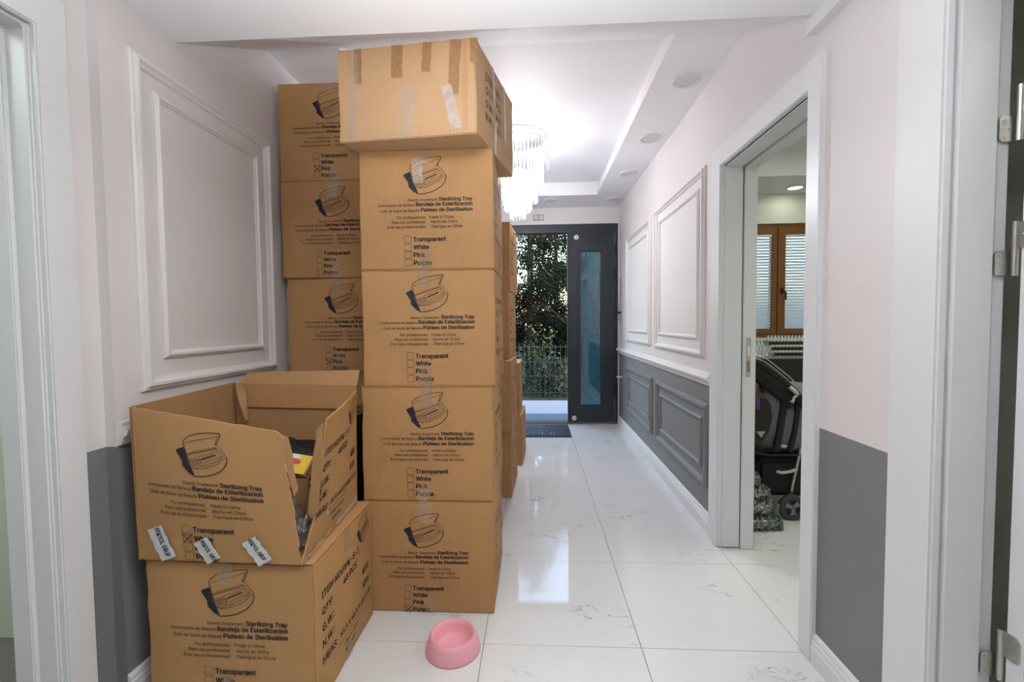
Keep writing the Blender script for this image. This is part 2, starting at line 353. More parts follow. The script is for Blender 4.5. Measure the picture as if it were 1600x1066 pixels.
# near right doorway with its open leaf
o = MB().box(XR - .018, XR + .01, 1.130, 1.274, 0, 2.283).build('door_2', M_TRIM, bevel=0.006); struct(o)
j = MB(); j.box(1.0, 1.112, 1.122, 1.16, 0, 2.283); j.build('door_frame', M_TRIM, o, bevel=0.014, seg=4)
MB().box(1.100, 1.135, 1.128, 1.16, 0, 2.283).build('door_stop', M_TRIM, o, bevel=0.004)
leaf = MB().box(1.142, 1.93, 1.060, 1.104, 0.01, 2.25).build('door_leaf', M_TRIM, o, bevel=0.003)
def hinge(z, parent):
    # offset leaves: lower one screwed to the frame, upper one to the door edge
    k = MB().tube([(1.137, 1.110, z - .062), (1.137, 1.110, z + .066)], .0065, 12).build('hinge', M_CHROME, parent, smooth=True)
    a = MB().prism([(1.137, z - .060), (1.107, z - .060), (1.102, z - .055), (1.102, z - .006), (1.107, z - .001), (1.137, z - .001)], 'y', 1.1205, 1.1235).build('hinge_plate', M_CHROME, k)
    b = MB().prism([(1.112, z + .002), (1.078, z + .002), (1.070, z + .010), (1.070, z + .056), (1.078, z + .064), (1.112, z + .064)], 'x', 1.1385, 1.1415).build('hinge_plate', M_CHROME, k)
    for (x, dz) in ((1.115, -.05), (1.112, -.012), (1.125, -.03)):
        MB().tube([(x, 1.1208, z + dz), (x, 1.1190, z + dz)], .003, 8).build('screw', M_CHROME, k)
    for (y, dz) in ((1.080, .054), (1.080, .014), (1.098, .033)):
        MB().tube([(1.1388, y, z + dz), (1.137, y, z + dz)], .003, 8).build('screw', M_CHROME, k)
for z in (1.713, 1.397, 0.408): hinge(z, o)
# near left doorway
o = MB().arch(XLN - .01, XLN + .018, .17, 1.238, 2.155, .084, .103)
o = struct(o.build('door_3', M_TRIM, bevel=0.004))
j = MB().arch(-1.455, XLN, .245, 1.16, 2.06, .016, .016)
j.build('door_frame', M_TRIM, o, bevel=0.005)
MB().box(-1.47, -1.412, 1.130, 1.150, 0, 2.05).build('door_stop', M_TRIM, o, bevel=0.003)

# ------------------------------------------------------------------ front entrance door
fd = struct(MB().box(-0.78, 1.0, YF - .01, YF + .10, 2.305, 2.405).build('door_4', M_DOOR, bevel=.004))
MB().box(0.965, 1.0, YF - .01, YF + .10, 0, 2.305).build('door_frame', M_DOOR, fd, bevel=.004)
MB().box(-0.78, -0.70, YF - .01, YF + .10, 0, 2.305).build('door_frame', M_DOOR, fd, bevel=.004)
lf = MB(); y0, y1 = YF - .03, YF + .035
lf.ring(.405, .955, .03, 2.30, .143, .155, .195, .215, y0, y1)
lf = lf.build('door_leaf', M_DOOR, fd)
g = MB()
g.ring(.515, .833, .185, 2.125, .038, .038, .045, .045, y0 - .012, y0 + .004)
g.build('glazing_frame', M_DOOR, lf, bevel=.004)
MB().box(0.43, 0.93, y0 - .006, y0 + .002, 0.085, 0.095).build('kick_groove', M_DOOR, lf)
MB().box(0.398, 0.412, y0 - .008, y1, .03, 2.30).build('edge_strip', M_BLACK, lf)
M_TEAL = bpy.data.materials.new('teal_tinted_glass'); M_TEAL.use_nodes = True; nt = M_TEAL.node_tree; nt.nodes.clear()
_o = N(nt, 'ShaderNodeOutputMaterial'); _t = N(nt, 'ShaderNodeBsdfTransparent'); _t.inputs[0].default_value = (0.15, 0.36, 0.42, 1)
_tl = N(nt, 'ShaderNodeBsdfTranslucent'); _tl.inputs[0].default_value = (0.05, 0.15, 0.18, 1)
_g = N(nt, 'ShaderNodeBsdfGlossy'); _g.inputs['Roughness'].default_value = 0.04; _g.inputs['Color'].default_value = (0.75, 0.9, 0.95, 1)
_tc = N(nt, 'ShaderNodeTexCoord'); _mp = N(nt, 'ShaderNodeMapping'); _mp.inputs['Scale'].default_value = (14, 14, 1.2); _n = N(nt, 'ShaderNodeTexNoise'); _n.inputs['Scale'].default_value = 2.0; _n.inputs['Detail'].default_value = 5
nt.links.new(_tc.outputs['Object'], _mp.inputs[0]); nt.links.new(_mp.outputs[0], _n.inputs['Vector'])
_r = N(nt, 'ShaderNodeMapRange'); _r.inputs['From Min'].default_value = .4; _r.inputs['From Max'].default_value = .65; _r.inputs['To Min'].default_value = .25; _r.inputs['To Max'].default_value = .8
nt.links.new(_n.outputs['Fac'], _r.inputs['Value'])
_a = N(nt, 'ShaderNodeMixShader'); nt.links.new(_r.outputs[0], _a.inputs[0]); nt.links.new(_t.outputs[0], _a.inputs[1]); nt.links.new(_tl.outputs[0], _a.inputs[2])
_b = N(nt, 'ShaderNodeMixShader'); _b.inputs[0].default_value = .16; nt.links.new(_a.outputs[0], _b.inputs[1]); nt.links.new(_g.outputs[0], _b.inputs[2]); nt.links.new(_b.outputs[0], _o.inputs[0])
MB().box(0.55, 0.798, YF - .002, YF + .006, .225, 2.085).build('glass_pane', M_TEAL, lf)
for (x, z) in ((0.505, 2.243), (0.472, 0.072)):
    c = MB().lathe([(0.0, -.014), (.020, -.014), (.027, -.010), (.030, 0)], 24).build('round_stop', M_WHITEP, lf, smooth=True)
    c.rotation_euler = (-PI / 2, 0, 0); c.rotation_euler = (PI / 2, 0, 0); c.location = (x, y0, z); c.scale = (1, 1, -1)
    k = MB().lathe([(0.0, .002), (.011, .002), (.013, 0)], 16).build('stop_center', M_CHROME, c); k.location = (0, 0, -.0155); k.scale = (1, 1, -1)
for z in (2.10, 1.80, 0.42):
    MB().tube([(0.957, y0 - .012, z - .06), (0.957, y0 - .012, z + .06)], .010, 10).build('hinge', M_BLACK, fd, smooth=True)
# threshold, sill, porch
sbox('trim_threshold', mat('worn_bronze_threshold', (0.16, 0.13, 0.10), 0.4, metal=.4, noise_amt=.3, noise_scale=30), -0.78, 1.0, YF - .03, YF + .11, -.01, .018)
sbox('floor_door_sill', M_SILL, -0.78, 1.0, YF + .11, 5.93, -.12, .004)
sbox('floor_porch', M_PORCH, -2.5, 1.15, 5.93, 6.95, -.15, 0.0)

# ================================================================== THINGS
# ---------------------------------------------------------------- lettering
_tc_cache = {}
import os
try: SANS = bpy.data.fonts.load(os.path.join(bpy.utils.resource_path('LOCAL'), 'datafiles', 'fonts', 'Inter.woff2'))   # Blender's own interface typeface
except Exception: SANS = None
def glyphs(s, bold=0.0):
    if (s, bold) in _tc_cache: return _tc_cache[(s, bold)]
    c = bpy.data.curves.new('lettering', 'FONT'); c.body = s; c.size = 1; c.resolution_u = 2; c.fill_mode = 'FRONT'
    if SANS is not None: c.font = SANS
    o = bpy.data.objects.new('lettering', c); COL.objects.link(o)
    bpy.context.view_layer.update()
    me = bpy.data.meshes.new_from_object(o.evaluated_get(bpy.context.evaluated_depsgraph_get()))
    v = np.array([tuple(q.co)[:2] for q in me.vertices]); f = [tuple(p.vertices) for p in me.polygons]
    bpy.data.objects.remove(o); bpy.data.curves.remove(c); bpy.data.meshes.remove(me)
    if bold:                                             # heavier weight: the same letters struck several times, slightly shifted
        n0, f0, v0 = len(v), list(f), v.copy()
        for q, (dx, dy) in enumerate(((bold, 0), (2 * bold, 0), (bold, bold * .6), (bold, -bold * .6))):
            v = np.vstack([v, v0 + (dx, dy)]); f += [tuple(i + n0 * (q + 1) for i in t) for t in f0]
    v[:, 0] -= v[:, 0].min()
    _tc_cache[(s, bold)] = (v, f, v[:, 0].max()); return _tc_cache[(s, bold)]
class Flat:                                             # flat print in (u, v), later laid on a surface
    def __init__(s): s.v = []; s.f = []
    def text(s, t, u, v, width, align='L', bold=0.0, ys=1.0, ang=0.0):
        g, f, wd = glyphs(t, bold); k = width / wd
        if align == 'R': u -= width
        if align == 'C': u -= width / 2
        o = len(s.v); ca, sa = math.cos(ang), math.sin(ang)
        s.v += [(u + p[0] * k * ca - p[1] * k * ys * sa, v + p[0] * k * sa + p[1] * k * ys * ca) for p in g]; s.f += [tuple(i + o for i in q) for q in f]
    def line(s, pts, w=0.0018, closed=False):
        if closed: pts = list(pts) + [pts[0]]
        for a, b in zip(pts[:-1], pts[1:]):
            n = max(1, int(math.dist(a, b) / 0.03)); dx, dy = b[0] - a[0], b[1] - a[1]; L = math.hypot(dx, dy) or 1
            nx, ny = -dy / L * w / 2, dx / L * w / 2; ex, ey = dx / L * w * .3, dy / L * w * .3
            o = len(s.v)
            s.v += [(a[0] - ex + nx, a[1] - ey + ny), (a[0] - ex - nx, a[1] - ey - ny), (b[0] + ex - nx, b[1] + ey - ny), (b[0] + ex + nx, b[1] + ey + ny)]
            s.f.append((o, o + 1, o + 2, o + 3))
    def poly(s, pts):
        o = len(s.v); s.v += list(pts); s.f.append(tuple(range(o, o + len(pts))))
def uvp(px, py): return ((px - 563) * .002665, (417 - py) * .00265)
def zp(zx, zy, sc_=1.0): return uvp(600 + zx / 5.6125, 230 + zy / 5.6125)

def tray_drawing(place=zp):
    f = Flat(); P = lambda *a: [place(x, y) for x, y in a]
    th = .0022
    f.line(P((245, 165), (268, 140), (300, 120), (350, 102), (400, 90), (460, 81), (515, 78)), th)
    f.line(P((245, 180), (262, 235), (275, 275)), th); f.line(P((245, 165), (245, 182)), th)
    f.line(P((255, 178), (320, 155), (420, 125), (505, 96)), .0013); f.line(P((515, 78), (519, 92), (500, 130), (490, 150), (478, 160)), .003)
    f.line(P((500, 96), (482, 148)), .0013); f.line(P((482, 148), (500, 165), (520, 188), (545, 218), (560, 240)), .0015)
    f.line(P((268, 258), (340, 234), (430, 205), (492, 184)), th); f.line(P((270, 248), (340, 222), (430, 194), (488, 175)), .0012)
    f.line(P((275, 275), (292, 330), (320, 400)), th); f.line(P((320, 400), (370, 397), (430, 384), (480, 362), (520, 335), (548, 300), (560, 265), (560, 240)), .003)
    f.line(P((298, 335), (330, 350), (400, 336), (410, 328), (470, 306), (500, 290), (508, 278), (545, 250), (558, 240)), .0014)
    f.line(P((285, 288), (318, 345), (330, 345), (390, 318), (480, 282), (536, 240), (510, 205), (490, 190)), .0014)
    f.line(P((285, 288), (350, 262), (440, 228), (490, 205)), .0012)
    f.line(P((300, 292), (325, 330), (375, 310), (360, 275), (300, 292)), .0012)
    for k in range(5): f.line(P((306 + 14 * k, 290 - 5 * k), (322 + 12 * k, 328 - 5 * k)), .0010)
    f.line(P((303, 305), (365, 283)), .001); f.line(P((310, 318), (372, 296)), .001)
    f.line(P((370, 280), (450, 246), (482, 232)), .003); f.line(P((380, 268), (470, 228)), .0015); f.line(P((385, 300), (500, 250), (520, 236)), .0013)
    f.line(P((392, 312), (398, 326)), .001); f.line(P((490, 200), (500, 225), (525, 240)), .0011)
    return f
def tray_shadow(place=zp):
    f = Flat()
    f.poly([place(x, y) for x, y in ((188, 235), (200, 225), (245, 206), (254, 222), (262, 250), (275, 300))])
    f.poly([place(x, y) for x, y in ((188, 235), (275, 300), (232, 300))]); f.poly([place(x, y) for x, y in ((232, 300), (275, 300), (318, 400), (280, 380), (235, 335))])
    return f
def front_bold(): 
    f = Flat(); B = .028
    for t, y, wd in (('Sterilizing Tray', 452 + 8, 290), ('Bandeja de Esterilizacion', 501 + 2, 490), ('Plateau de Sterilisation', 548 + 3, 448)):
        u, v = zp(788, y); f.text(t, u, v, wd / 5.6125 * .002665, 'R', B)
    for t, y, wd in (('Transparent', 806, 292), ('White', 873, 138), ('Pink', 940, 105), ('Purple', 1010, 158)):
        u, v = zp(266, y); f.text(t, u, v, wd / 5.6125 * .002665, 'L', B)
    return f
def front_light():
    f = Flat()
    for t, x, y, wd, al in (('Beauty Implement', 486, 460, 256, 'R'), ('Instrumento de Belleza', 286, 503, 325, 'R'), ('Outil de Soins de Beaute', 328, 551, 350, 'R'),
                            ('For professionals', 380, 610, 248, 'R'), ('Para uso profesional', 380, 650, 296, 'R'), ('Pour les professionnels', 380, 691, 335, 'R'),
                            ('Made in China', 416, 610, 208, 'L'), ('Hecho en China', 426, 650, 230, 'L'), ('Fabrique en Chine', 434, 691, 266, 'L')):
        u, v = zp(x, y); f.text(t, u, v, wd / 5.6125 * .002665, al, .010)
    for yc in (788, 857, 922, 990):
        f.line([zp(x, y) for x, y in ((190, yc - 26), (196, yc - 30), (243, yc - 30), (250, yc - 24), (250, yc + 22), (245, yc + 28), (194, yc + 28), (188, yc + 22))], .0014, True)
    return f
def ticks(rows):
    f = Flat()
    for r in rows:
        yc = (788, 857, 922, 990)[r]
        f.line([zp(184, yc - 34), zp(225, yc + 5), zp(252, yc + 30)], .0026); f.line([zp(262, yc - 38), zp(228, yc - 2), zp(190, yc + 30)], .0026)
    return f
F_BOLD, F_LIGHT, F_DRAW, F_SHAD = front_bold(), front_light(), tray_drawing(), tray_shadow()
def side_text():
    f = Flat(); B = .020
    for t, u, v, wd in (('ITEM NO:FMK-S-1', .045, .345, .30), ('48 PCS', .20, .300, .12), ('QTY:', .045, .290, .075), ('G.W.:', .045, .235, .085), ('KGS', .375, .235, .065),
                        ('N.W.:', .045, .180, .085), ('KGS', .375, .180, .065), ('MEAS:', .045, .125, .10), ('55.5 X 46.5 X 48.5 CM', .17, .125, .285)):
        f.text(t, u, v, wd, 'L', B)
    f.line([(.15, .105), (.36, .105)], .002); f.text('MADE IN CHINA', .19, .075, .13, 'L', 0); f.text('KEEP DRY', .21, .045, .09, 'L', 0)
    return f
F_SIDE = side_text()
_zs = lambda x, y: (.33 + (x - 188) * .00033, .47 - (y - 78) * .00031)
F_SDRAW, F_SSHAD = tray_drawing(_zs), tray_shadow(_zs)

# ---------------------------------------------------------------- cartons
class Carton:
    def __init__(s, w, d, h, seed, skew=0.0, amp=.0035, bulge=.005):
        s.w, s.d, s.h, s.seed, s.skew, s.amp, s.bulge = w, d, h, seed, skew, amp, bulge
    def map(s, p):
        x, y, z = p
        u = min(1, max(0, x / s.w + .5)); t = min(1, max(0, y / s.d + .5)); q = min(1, max(0, z / s.h))
        nv = noise.noise_vector(Vector((x * 3.1 + s.seed * 7.7, y * 3.1, z * 3.1 + s.seed)))
        k = s.amp * math.sin(PI * min(1, max(.0, q)))
        b = s.bulge
        dy = (y / (s.d / 2)) * b * math.sin(PI * u) * math.sin(PI * q)
        dx = (x / (s.w / 2)) * b * math.sin(PI * t) * math.sin(PI * q)
        return (x + dx + nv.x * k + s.skew * y, y + dy + nv.y * k, z + nv.z * s.amp * .5 * math.sin(PI * q))
    def body(s, m, parent):
        n = 12; bm = bmesh.new(); bmesh.ops.create_cube(bm, size=1)
        for v in bm.verts: v.co = (v.co.x * s.w, v.co.y * s.d, (v.co.z + .5) * (s.h - .004))
        bmesh.ops.bevel(bm, geom=list(bm.edges), offset=.0035, segments=2, affect='EDGES')
        big = [e for e in bm.edges if e.calc_length() > .1]
        bmesh.ops.subdivide_edges(bm, edges=big, cuts=n, use_grid_fill=True)
        for v in bm.verts:
            co = v.co.copy()
            # dented corners and edges
            e = (abs(co.x) > s.w / 2 - .02) + (abs(co.y) > s.d / 2 - .02) + (co.z > s.h - .025 or co.z < .02)
            q = Vector(s.map(co))
            if e >= 2:
                r = noise.noise(Vector((co.x * 9 + s.seed * 3, co.y * 9, co.z * 9)))
                q.x -= math.copysign(abs(r) * .006, co.x); q.y -= math.copysign(abs(r) * .004, co.y)
            v.co = q
        me = bpy.data.meshes.new('body'); bm.normal_update(); bm.to_mesh(me); bm.free(); me.materials.append(m)
        me.polygons.foreach_set('use_smooth', [True] * len(me.polygons)); me.set_sharp_from_angle(angle=math.radians(30))
        return link('body', me, parent)
    def flaps(s, m, parent):
        for a, b in ((-s.w / 2 + .001, -.0015), (.0015, s.w / 2 - .001)):
            o = MB().box(a, b, -s.d / 2 + .001, s.d / 2 - .001, s.h - .004, s.h)
            o.v = [(x + s.skew * y, y, z) for x, y, z in o.v]; o.build('flap', m, parent, bevel=.0012, seg=1)
    def lay(s, name, flat, m, parent, face='front', off=.0016, du=0, dv=0, k=1.0):
        vs = []
        for u, v in flat.v:
            u = u * k + du; v = v * k + dv
            if face == 'front': p = (u - s.w / 2, -s.d / 2, v); q = s.map(p); q = (q[0], q[1] - off, q[2])
            elif face == 'right': p = (s.w / 2, u - s.d / 2, v); q = s.map(p); q = (q[0] + off, q[1], q[2])
            vs.append(q)
        if not vs: return None
        me = bpy.data.meshes.new(name); me.from_pydata(vs, [], flat.f); me.materials.append(m)
        o = link(name, me, parent)
        if 'letter' in name or 'drawing' in name: o['kind'] = 'stuff'
        return o
def strip(u0, v0, u1, v1, w0, n=6, jag=.0, seed=1):
    """a length of tape from (u0, v0) to (u1, v1), w0 wide"""
    f = Flat(); rnd = random.Random(seed); dx, dy = u1 - u0, v1 - v0; L = math.hypot(dx, dy); nx, ny = -dy / L * w0 / 2, dx / L * w0 / 2
    for i in range(n + 1):
        t = i / n; e = rnd.uniform(-jag, jag)
        f.v += [(u0 + dx * t + nx + e, v0 + dy * t + ny), (u0 + dx * t - nx + e, v0 + dy * t - ny)]
    f.f = [(2 * i, 2 * i + 1, 2 * i + 3, 2 * i + 2) for i in range(n)]
    return f
def carton(label, fl, z, w=.558, d=.475, h=.487, rz=0.0, seed=1, tick=(), sidep=True, frontp=True, m=None, group=None, tape=True, du=0, dv=0, skew=0, k=1.0, anchor='FL', extra=None, bulge=.005, amp=.0035):
    """fl = world xy of the front left (or front right) bottom corner"""
    c, s_ = math.cos(rz), math.sin(rz); sx = w / 2 if anchor == 'FL' else -w / 2
    ox = sx - skew * (-d / 2); loc = (fl[0] + c * ox - s_ * d / 2, fl[1] + s_ * ox + c * d / 2, z)
    t = thing('cardboard_box', label, 'cardboard box', loc, rz, group); C = Carton(w, d, h, seed, skew, amp, bulge); m = m or M_CARD
    C.body(m, t); C.flaps(m, t)
    if frontp:
        C.lay('printed_drawing', F_DRAW, M_INK, t, du=du, dv=dv, k=k); C.lay('drawing_shadow', F_SHAD, M_INK3, t, du=du, dv=dv, k=k)
        C.lay('bold_lettering', F_BOLD, M_INK, t, du=du, dv=dv, k=k); C.lay('small_lettering', F_LIGHT, M_INK2, t, du=du, dv=dv, k=k)
        if tick: C.lay('tick_mark', ticks(tick), M_INK, t, du=du, dv=dv, k=k, off=.0018)
    if sidep:
        C.lay('side_lettering', F_SIDE, M_INK, t, 'right'); C.lay('side_drawing', F_SDRAW, M_INK, t, 'right'); C.lay('side_drawing_shadow', F_SSHAD, M_INK3, t, 'right')
    if tape:
        r = random.Random(seed)
        C.lay('packing_tape', strip(w * .49, h - .001, w * .49 + r.uniform(-.01, .01), h - r.uniform(.05, .10), .05, 6, .002, seed), M_TAPE, t, off=.0026)
        C.lay('packing_tape', strip(w * .49 + r.uniform(-.03, .03), .002, w * .5, r.uniform(.06, .11), .05, 6, .002, seed + 1), M_TAPE, t, off=.0026)
        C.lay('packing_tape', strip(d * .5, h - .001, d * .5, h - .08, .05, 6, .002, seed + 2), M_TAPE, t, 'right', off=.0026)
        C.lay('packing_tape', strip(d * .5, .002, d * .5, .07, .05, 6, .002, seed + 3), M_TAPE, t, 'right', off=.0026)
    if extra: extra(C, t)
    return t
H = .4865
G_T = 'printed cartons in the tall front stack'
carton('printed tray carton on the floor behind the pink bowl, Purple ticked', (-.737, 1.817), 0, rz=-.004, seed=1, tick=(3,), group=G_T, du=-.008, dv=-.012, k=.97)
carton('printed carton second from the floor in the tall front stack, crumpled lower left corner', (-.733, 1.815), H, rz=-.006, seed=2, group=G_T, du=.004, dv=0.003,
       extra=lambda C, t: (C.lay('crease', (lambda f: (f.line([(.02, .06), (.07, .072), (.12, .058), (.16, .03), (.20, .006)], .0016), f.line([(.075, .072), (.078, .15), (.082, .22)], .001), f)[-1])(Flat()), M_CARDIN, t, off=.002)))
carton('printed carton third from the floor in the tall front stack, just below eye level', (-.722, 1.816), 2 * H, rz=-.003, seed=3, group=G_T, du=.002, dv=.004)
def tx(C, t):
    C.lay('packing_tape', strip(.245, .455, .25, .35, .042, 6, .003, 9), film('frosted_tape', (.70, .62, .56), .66, .3, .2), t, off=.003)
    C.lay('scuff', strip(.38, .02, .405, .11, .014, 8, .005, 5), M_TAPE, t, off=.003)
carton('printed carton fourth from the floor, carrying the plain taped box', (-.722, 1.817), 3 * H, rz=.0, seed=4, group=G_T, extra=tx)

# big plain box across the top of the stack
def topx(C, t):
    for i, (u, L, w_) in enumerate(((.085, .135, .030), (.245, .125, .045), (.365, .11, .036), (.475, .20, .042))):
        C.lay('brown_tape', strip(u, .349, u - .004 * i, .349 - L, w_, 6, .0015, 20 + i), M_TAPEB, t, off=.003)
    C.lay('brown_tape', strip(.545, .349, .545, .26, .03, 4, .001, 3), M_TAPEB, t, off=.003)
    C.lay('white_tape_scrap', strip(.435, .185, .475, .02, .042, 6, .002, 31), film('whitish_tape', (.60, .50, .45), .48, .3, .12), t, off=.0034)
    C.lay('packing_tape', strip(.285, .20, .27, .0, .06, 8, .006, 32), M_TAPE, t, off=.003)
    C.lay('packing_tape', strip(.07, .33, .06, .0, .03, 8, .003, 33), M_TAPE, t, off=.0036)
    f = Flat()
    for u in (.045, .052, .208, .335, .45, .50, .508, .515): f.line([(u, .004), (u, .345)], .0016)
    C.lay('score_line', f, M_CARDIN, t, off=.0018)
    f = Flat(); f.text('ITEM NO:', .10, .25, .20, 'L', .01); f.text('QTY:    PCS', .10, .20, .20, 'L', .01); f.text('G.W.:   KGS', .10, .15, .2, 'L', .01); f.text('N.W.:   KGS', .10, .10, .2, 'L', .01); f.line([(.34, .06), (.45, .06), (.45, .16), (.34, .16)], .002, True)
    C.lay('side_lettering', f, M_INK2, t, 'right')
    for i, (u, a, b) in enumerate(((.20, .349, .20), (.22, .14, .0), (.36, .349, .10))): C.lay('packing_tape', strip(u, a, u, b, .03, 6, .002, 40 + i), film('shiny_tape_%d' % i, (.75, .72, .7), .5, .2, .3), t, 'right', off=.003)
_rz = math.atan2(1.678 - 1.726, -.211 + .76); _w = math.hypot(.549, .048)
_sv = (-.098 + .211, 2.191 - 1.678); _c, _s = math.cos(-_rz), math.sin(-_rz)
_lx, _ly = _c * _sv[0] - _s * _sv[1], _s * _sv[0] + _c * _sv[1]
carton('plain taped brown box lying askew on top of the front stack', (-.760, 1.726), 4 * H + .002, w=_w, d=_ly, h=.352, rz=_rz, seed=5, frontp=False, sidep=False, m=M_CARD2, tape=False, skew=_lx / _ly, extra=topx, amp=.006, bulge=.004)

# rear stack against the left wall
G_R = 'printed cartons in the rear stack by the left wall'
ZR = (0, .4925, .9835, 1.4735, 1.965)
RL = ('printed carton at the foot of the rear stack, hidden behind the open box', 'printed carton second from the floor of the rear stack behind the black wrapped carton',
      'printed carton in the rear stack level with the moulding bottom, Pink ticked', 'printed carton in the rear stack, second from its top',
      'topmost printed carton of the rear stack, tucked behind the taped box')
for i in range(5):
    carton(RL[i], (-1.287 + (.012, .0, .012, .0, -.006)[i], 2.222 + (.0, .0, .0, -.012, .0)[i]), ZR[i], h=.4905 if i < 4 else .487, rz=(.0, .01, -.004, .012, .0)[i], seed=11 + i, group=G_R, tick=((), (), (2,), (), (2,))[i], du=(0, 0, .012, -.008, -.005)[i], sidep=False)
# black wrapped carton standing between the stacks
b = thing('wrapped_carton', 'black plastic wrapped carton standing in the gap behind the open box', 'carton', (-.94, 2.015, 0))
MB().box(-.175, .175, -.165, .165, 0, .83).build('body', M_BLKPL, b, bevel=.02, seg=3)
MB().box(-.176, .176, -.02, .03, .81, .8325).build('packing_tape', M_TAPE, b)

# stacks further down the hall
G_M = 'cartons in the stack halfway down the hall'
ML = ('floor level printed carton of the stack halfway down the hall', 'second printed carton of the stack halfway down the hall', 'third printed carton of the stack halfway down the hall, below the topmost', 'topmost printed carton of the stack halfway down the hall, under the chandelier')
for i, (x, y, r) in enumerate(((-.168, 3.05, -.05), (-.160, 2.98, -.04), (-.178, 3.10, -.06), (-.170, 3.13, -.075))):
    carton(ML[i], (x, y), i * H, rz=r, seed=31 + i, group=G_M, anchor='FR')
def plasticbit(C, t):
    f = MB(); f.add([(C.w / 2, -.0, C.h - .03), (C.w / 2 + .055, -.02, C.h - .065), (C.w / 2 + .075, -.005, C.h - .085), (C.w / 2 + .04, .03, C.h - .085), (C.w / 2 + .01, .03, C.h - .05)], [(0, 1, 2, 3, 4)]); f.build('loose_tape', M_TAPEW, t)
plasticbit(Carton(.558, .475, .487, 1), [o for o in bpy.data.objects if o.get('label') == ML[3]][0])
G_B = 'plain cartons in the far low stack'
carton('plain brown carton on the floor beside the door mat', (-.112, 3.755), 0, w=.50, d=.46, h=.438, rz=.0, seed=41, frontp=False, sidep=False, anchor='FR', group=G_B, skew=.045)
carton('plain brown carton stacked on the one by the door mat, top showing', (-.128, 3.765), .4385, w=.46, d=.40, h=.452, rz=.0, seed=42, frontp=False, sidep=False, anchor='FR', group=G_B, skew=.02)

# ---------------------------------------------------------------- lower left carton and the torn open one
carton('printed carton on the floor at lower left, carrying the torn open box', (-1.262, 1.330), 0, w=.566, d=.490, h=.4865, rz=-.030, seed=51, du=.006, dv=.004, skew=-.03)

ob = thing('open_cardboard_box', 'torn open printed carton with white printed tape strips, full of packaging', 'cardboard box', (-1.0, 1.54, .488))
OL = Vector(ob.location)
def bil(BL, BR, TR, TL):
    BL, BR, TR, TL = map(Vector, (BL, BR, TR, TL))
    nrm = (BR - BL).cross(TL - BL).normalized()
    def f(u, v, off=0.0, bow=0.0):
        p = BL * (1 - u) * (1 - v) + BR * u * (1 - v) + TR * u * v + TL * (1 - u) * v
        return p + nrm * (off + bow * math.sin(PI * u) * math.sin(PI * min(1, v)))
    return f
def sheet(name, F, outline, th, m, parent, bow=0.0, n=14):
    """card panel: the outline polygon in (u, v) cut from a grid, with real thickness"""
    bm = bmesh.new(); vs = [bm.verts.new((u, v, 0)) for u, v in outline]; bm.faces.new(vs)
    for i in range(1, n):
        for ax in ((1, 0, 0), (0, 1, 0)):
            bmesh.ops.bisect_plane(bm, geom=list(bm.verts) + list(bm.edges) + list(bm.faces), plane_co=(i / n, i / n, 0), plane_no=ax)
    r = bmesh.ops.extrude_face_region(bm, geom=list(bm.faces))
    for v in r['geom']:
        if isinstance(v, bmesh.types.BMVert): v.co.z = 1
    for v in bm.verts: v.co = F(v.co.x, v.co.y, -th * v.co.z, bow) - OL
    bmesh.ops.recalc_face_normals(bm, faces=bm.faces)
    me = bpy.data.meshes.new(name); bm.to_mesh(me); bm.free(); me.materials.append(m); return link(name, me, parent)
def layF(name, flat, F, m, parent, W, Hh, off=.0018, bow=0.0):
    vs = [F(u / W, v / Hh, off, bow) - OL for u, v in flat.v]
    me = bpy.data.meshes.new(name); me.from_pydata(vs, [], flat.f); me.materials.append(m); o = link(name, me, parent)
    if 'letter' in name or 'drawing' in name: o['kind'] = 'stuff'
    return o
rnd = random.Random(3)
def torn(pts, amp, step=.03):
    out = []
    for a, b_ in zip(pts[:-1], pts[1:]):
        n = max(1, int(math.dist(a, b_) / step))
        for i in range(n): t = i / n; out.append((a[0] + (b_[0] - a[0]) * t + rnd.uniform(-amp, amp) * (i > 0), a[1] + (b_[1] - a[1]) * t + rnd.uniform(-amp, amp) * (i > 0)))
    out.append(pts[-1]); return out
FF = bil((-1.264, 1.318, .492), (-.727, 1.298, .492), (-.768, 1.288, .909), (-1.244, 1.290, .985))
out = [(0, 0), (1, 0)] + torn([(1, 0), (1.0, .45), (.985, .75), (1.0, .97)], .006)[1:] + torn([(1.0, .97), (.96, 1.0), (.02, 1.0), (0, 1)], .003)[1:]
fp = sheet('front_panel', FF, out, .005, M_CARD, ob, bow=.012)
for nm, fl_, mm in (('printed_drawing', F_DRAW, M_INK), ('drawing_shadow', F_SHAD, M_INK3), ('bold_lettering', F_BOLD, M_INK), ('small_lettering', F_LIGHT, M_INK2), ('tick_mark', ticks((1,)), M_INK)):
    g = Flat(); g.v = [(u * 1.06 - .035, v * 1.0 - .010) for u, v in fl_.v]; g.f = fl_.f
    layF(nm, g, FF, mm, fp, .56, .487, bow=.012)
for i, (u0, v0, u1, v1) in enumerate(((.115, .225, .185, .012), (.405, .16, .475, .010), (.705, .185, .795, .010))):
    A = (u0 * .56, v0 * .487); B_ = (u1 * .56, v1 * .487)
    layF('white_tape', strip(*A, *B_, .058, 8, .004, 60 + i), FF, M_TAPEW, fp, .56, .487, off=.0032, bow=.012)
    f = Flat(); ang = math.atan2(B_[1] - A[1], B_[0] - A[0])
    f.text('PEKYOL GRUP', A[0] - .001, A[1] - .004, .085 if i else .10, 'L', .02, ang=ang, ys=1.7); layF('tape_lettering', f, FF, M_INK, fp, .56, .487, off=.0042, bow=.012)
FR_ = bil((-.724, 1.300, .492), (-.748, 1.775, .494), (-.725, 1.750, .965), (-.655, 1.350, .936))
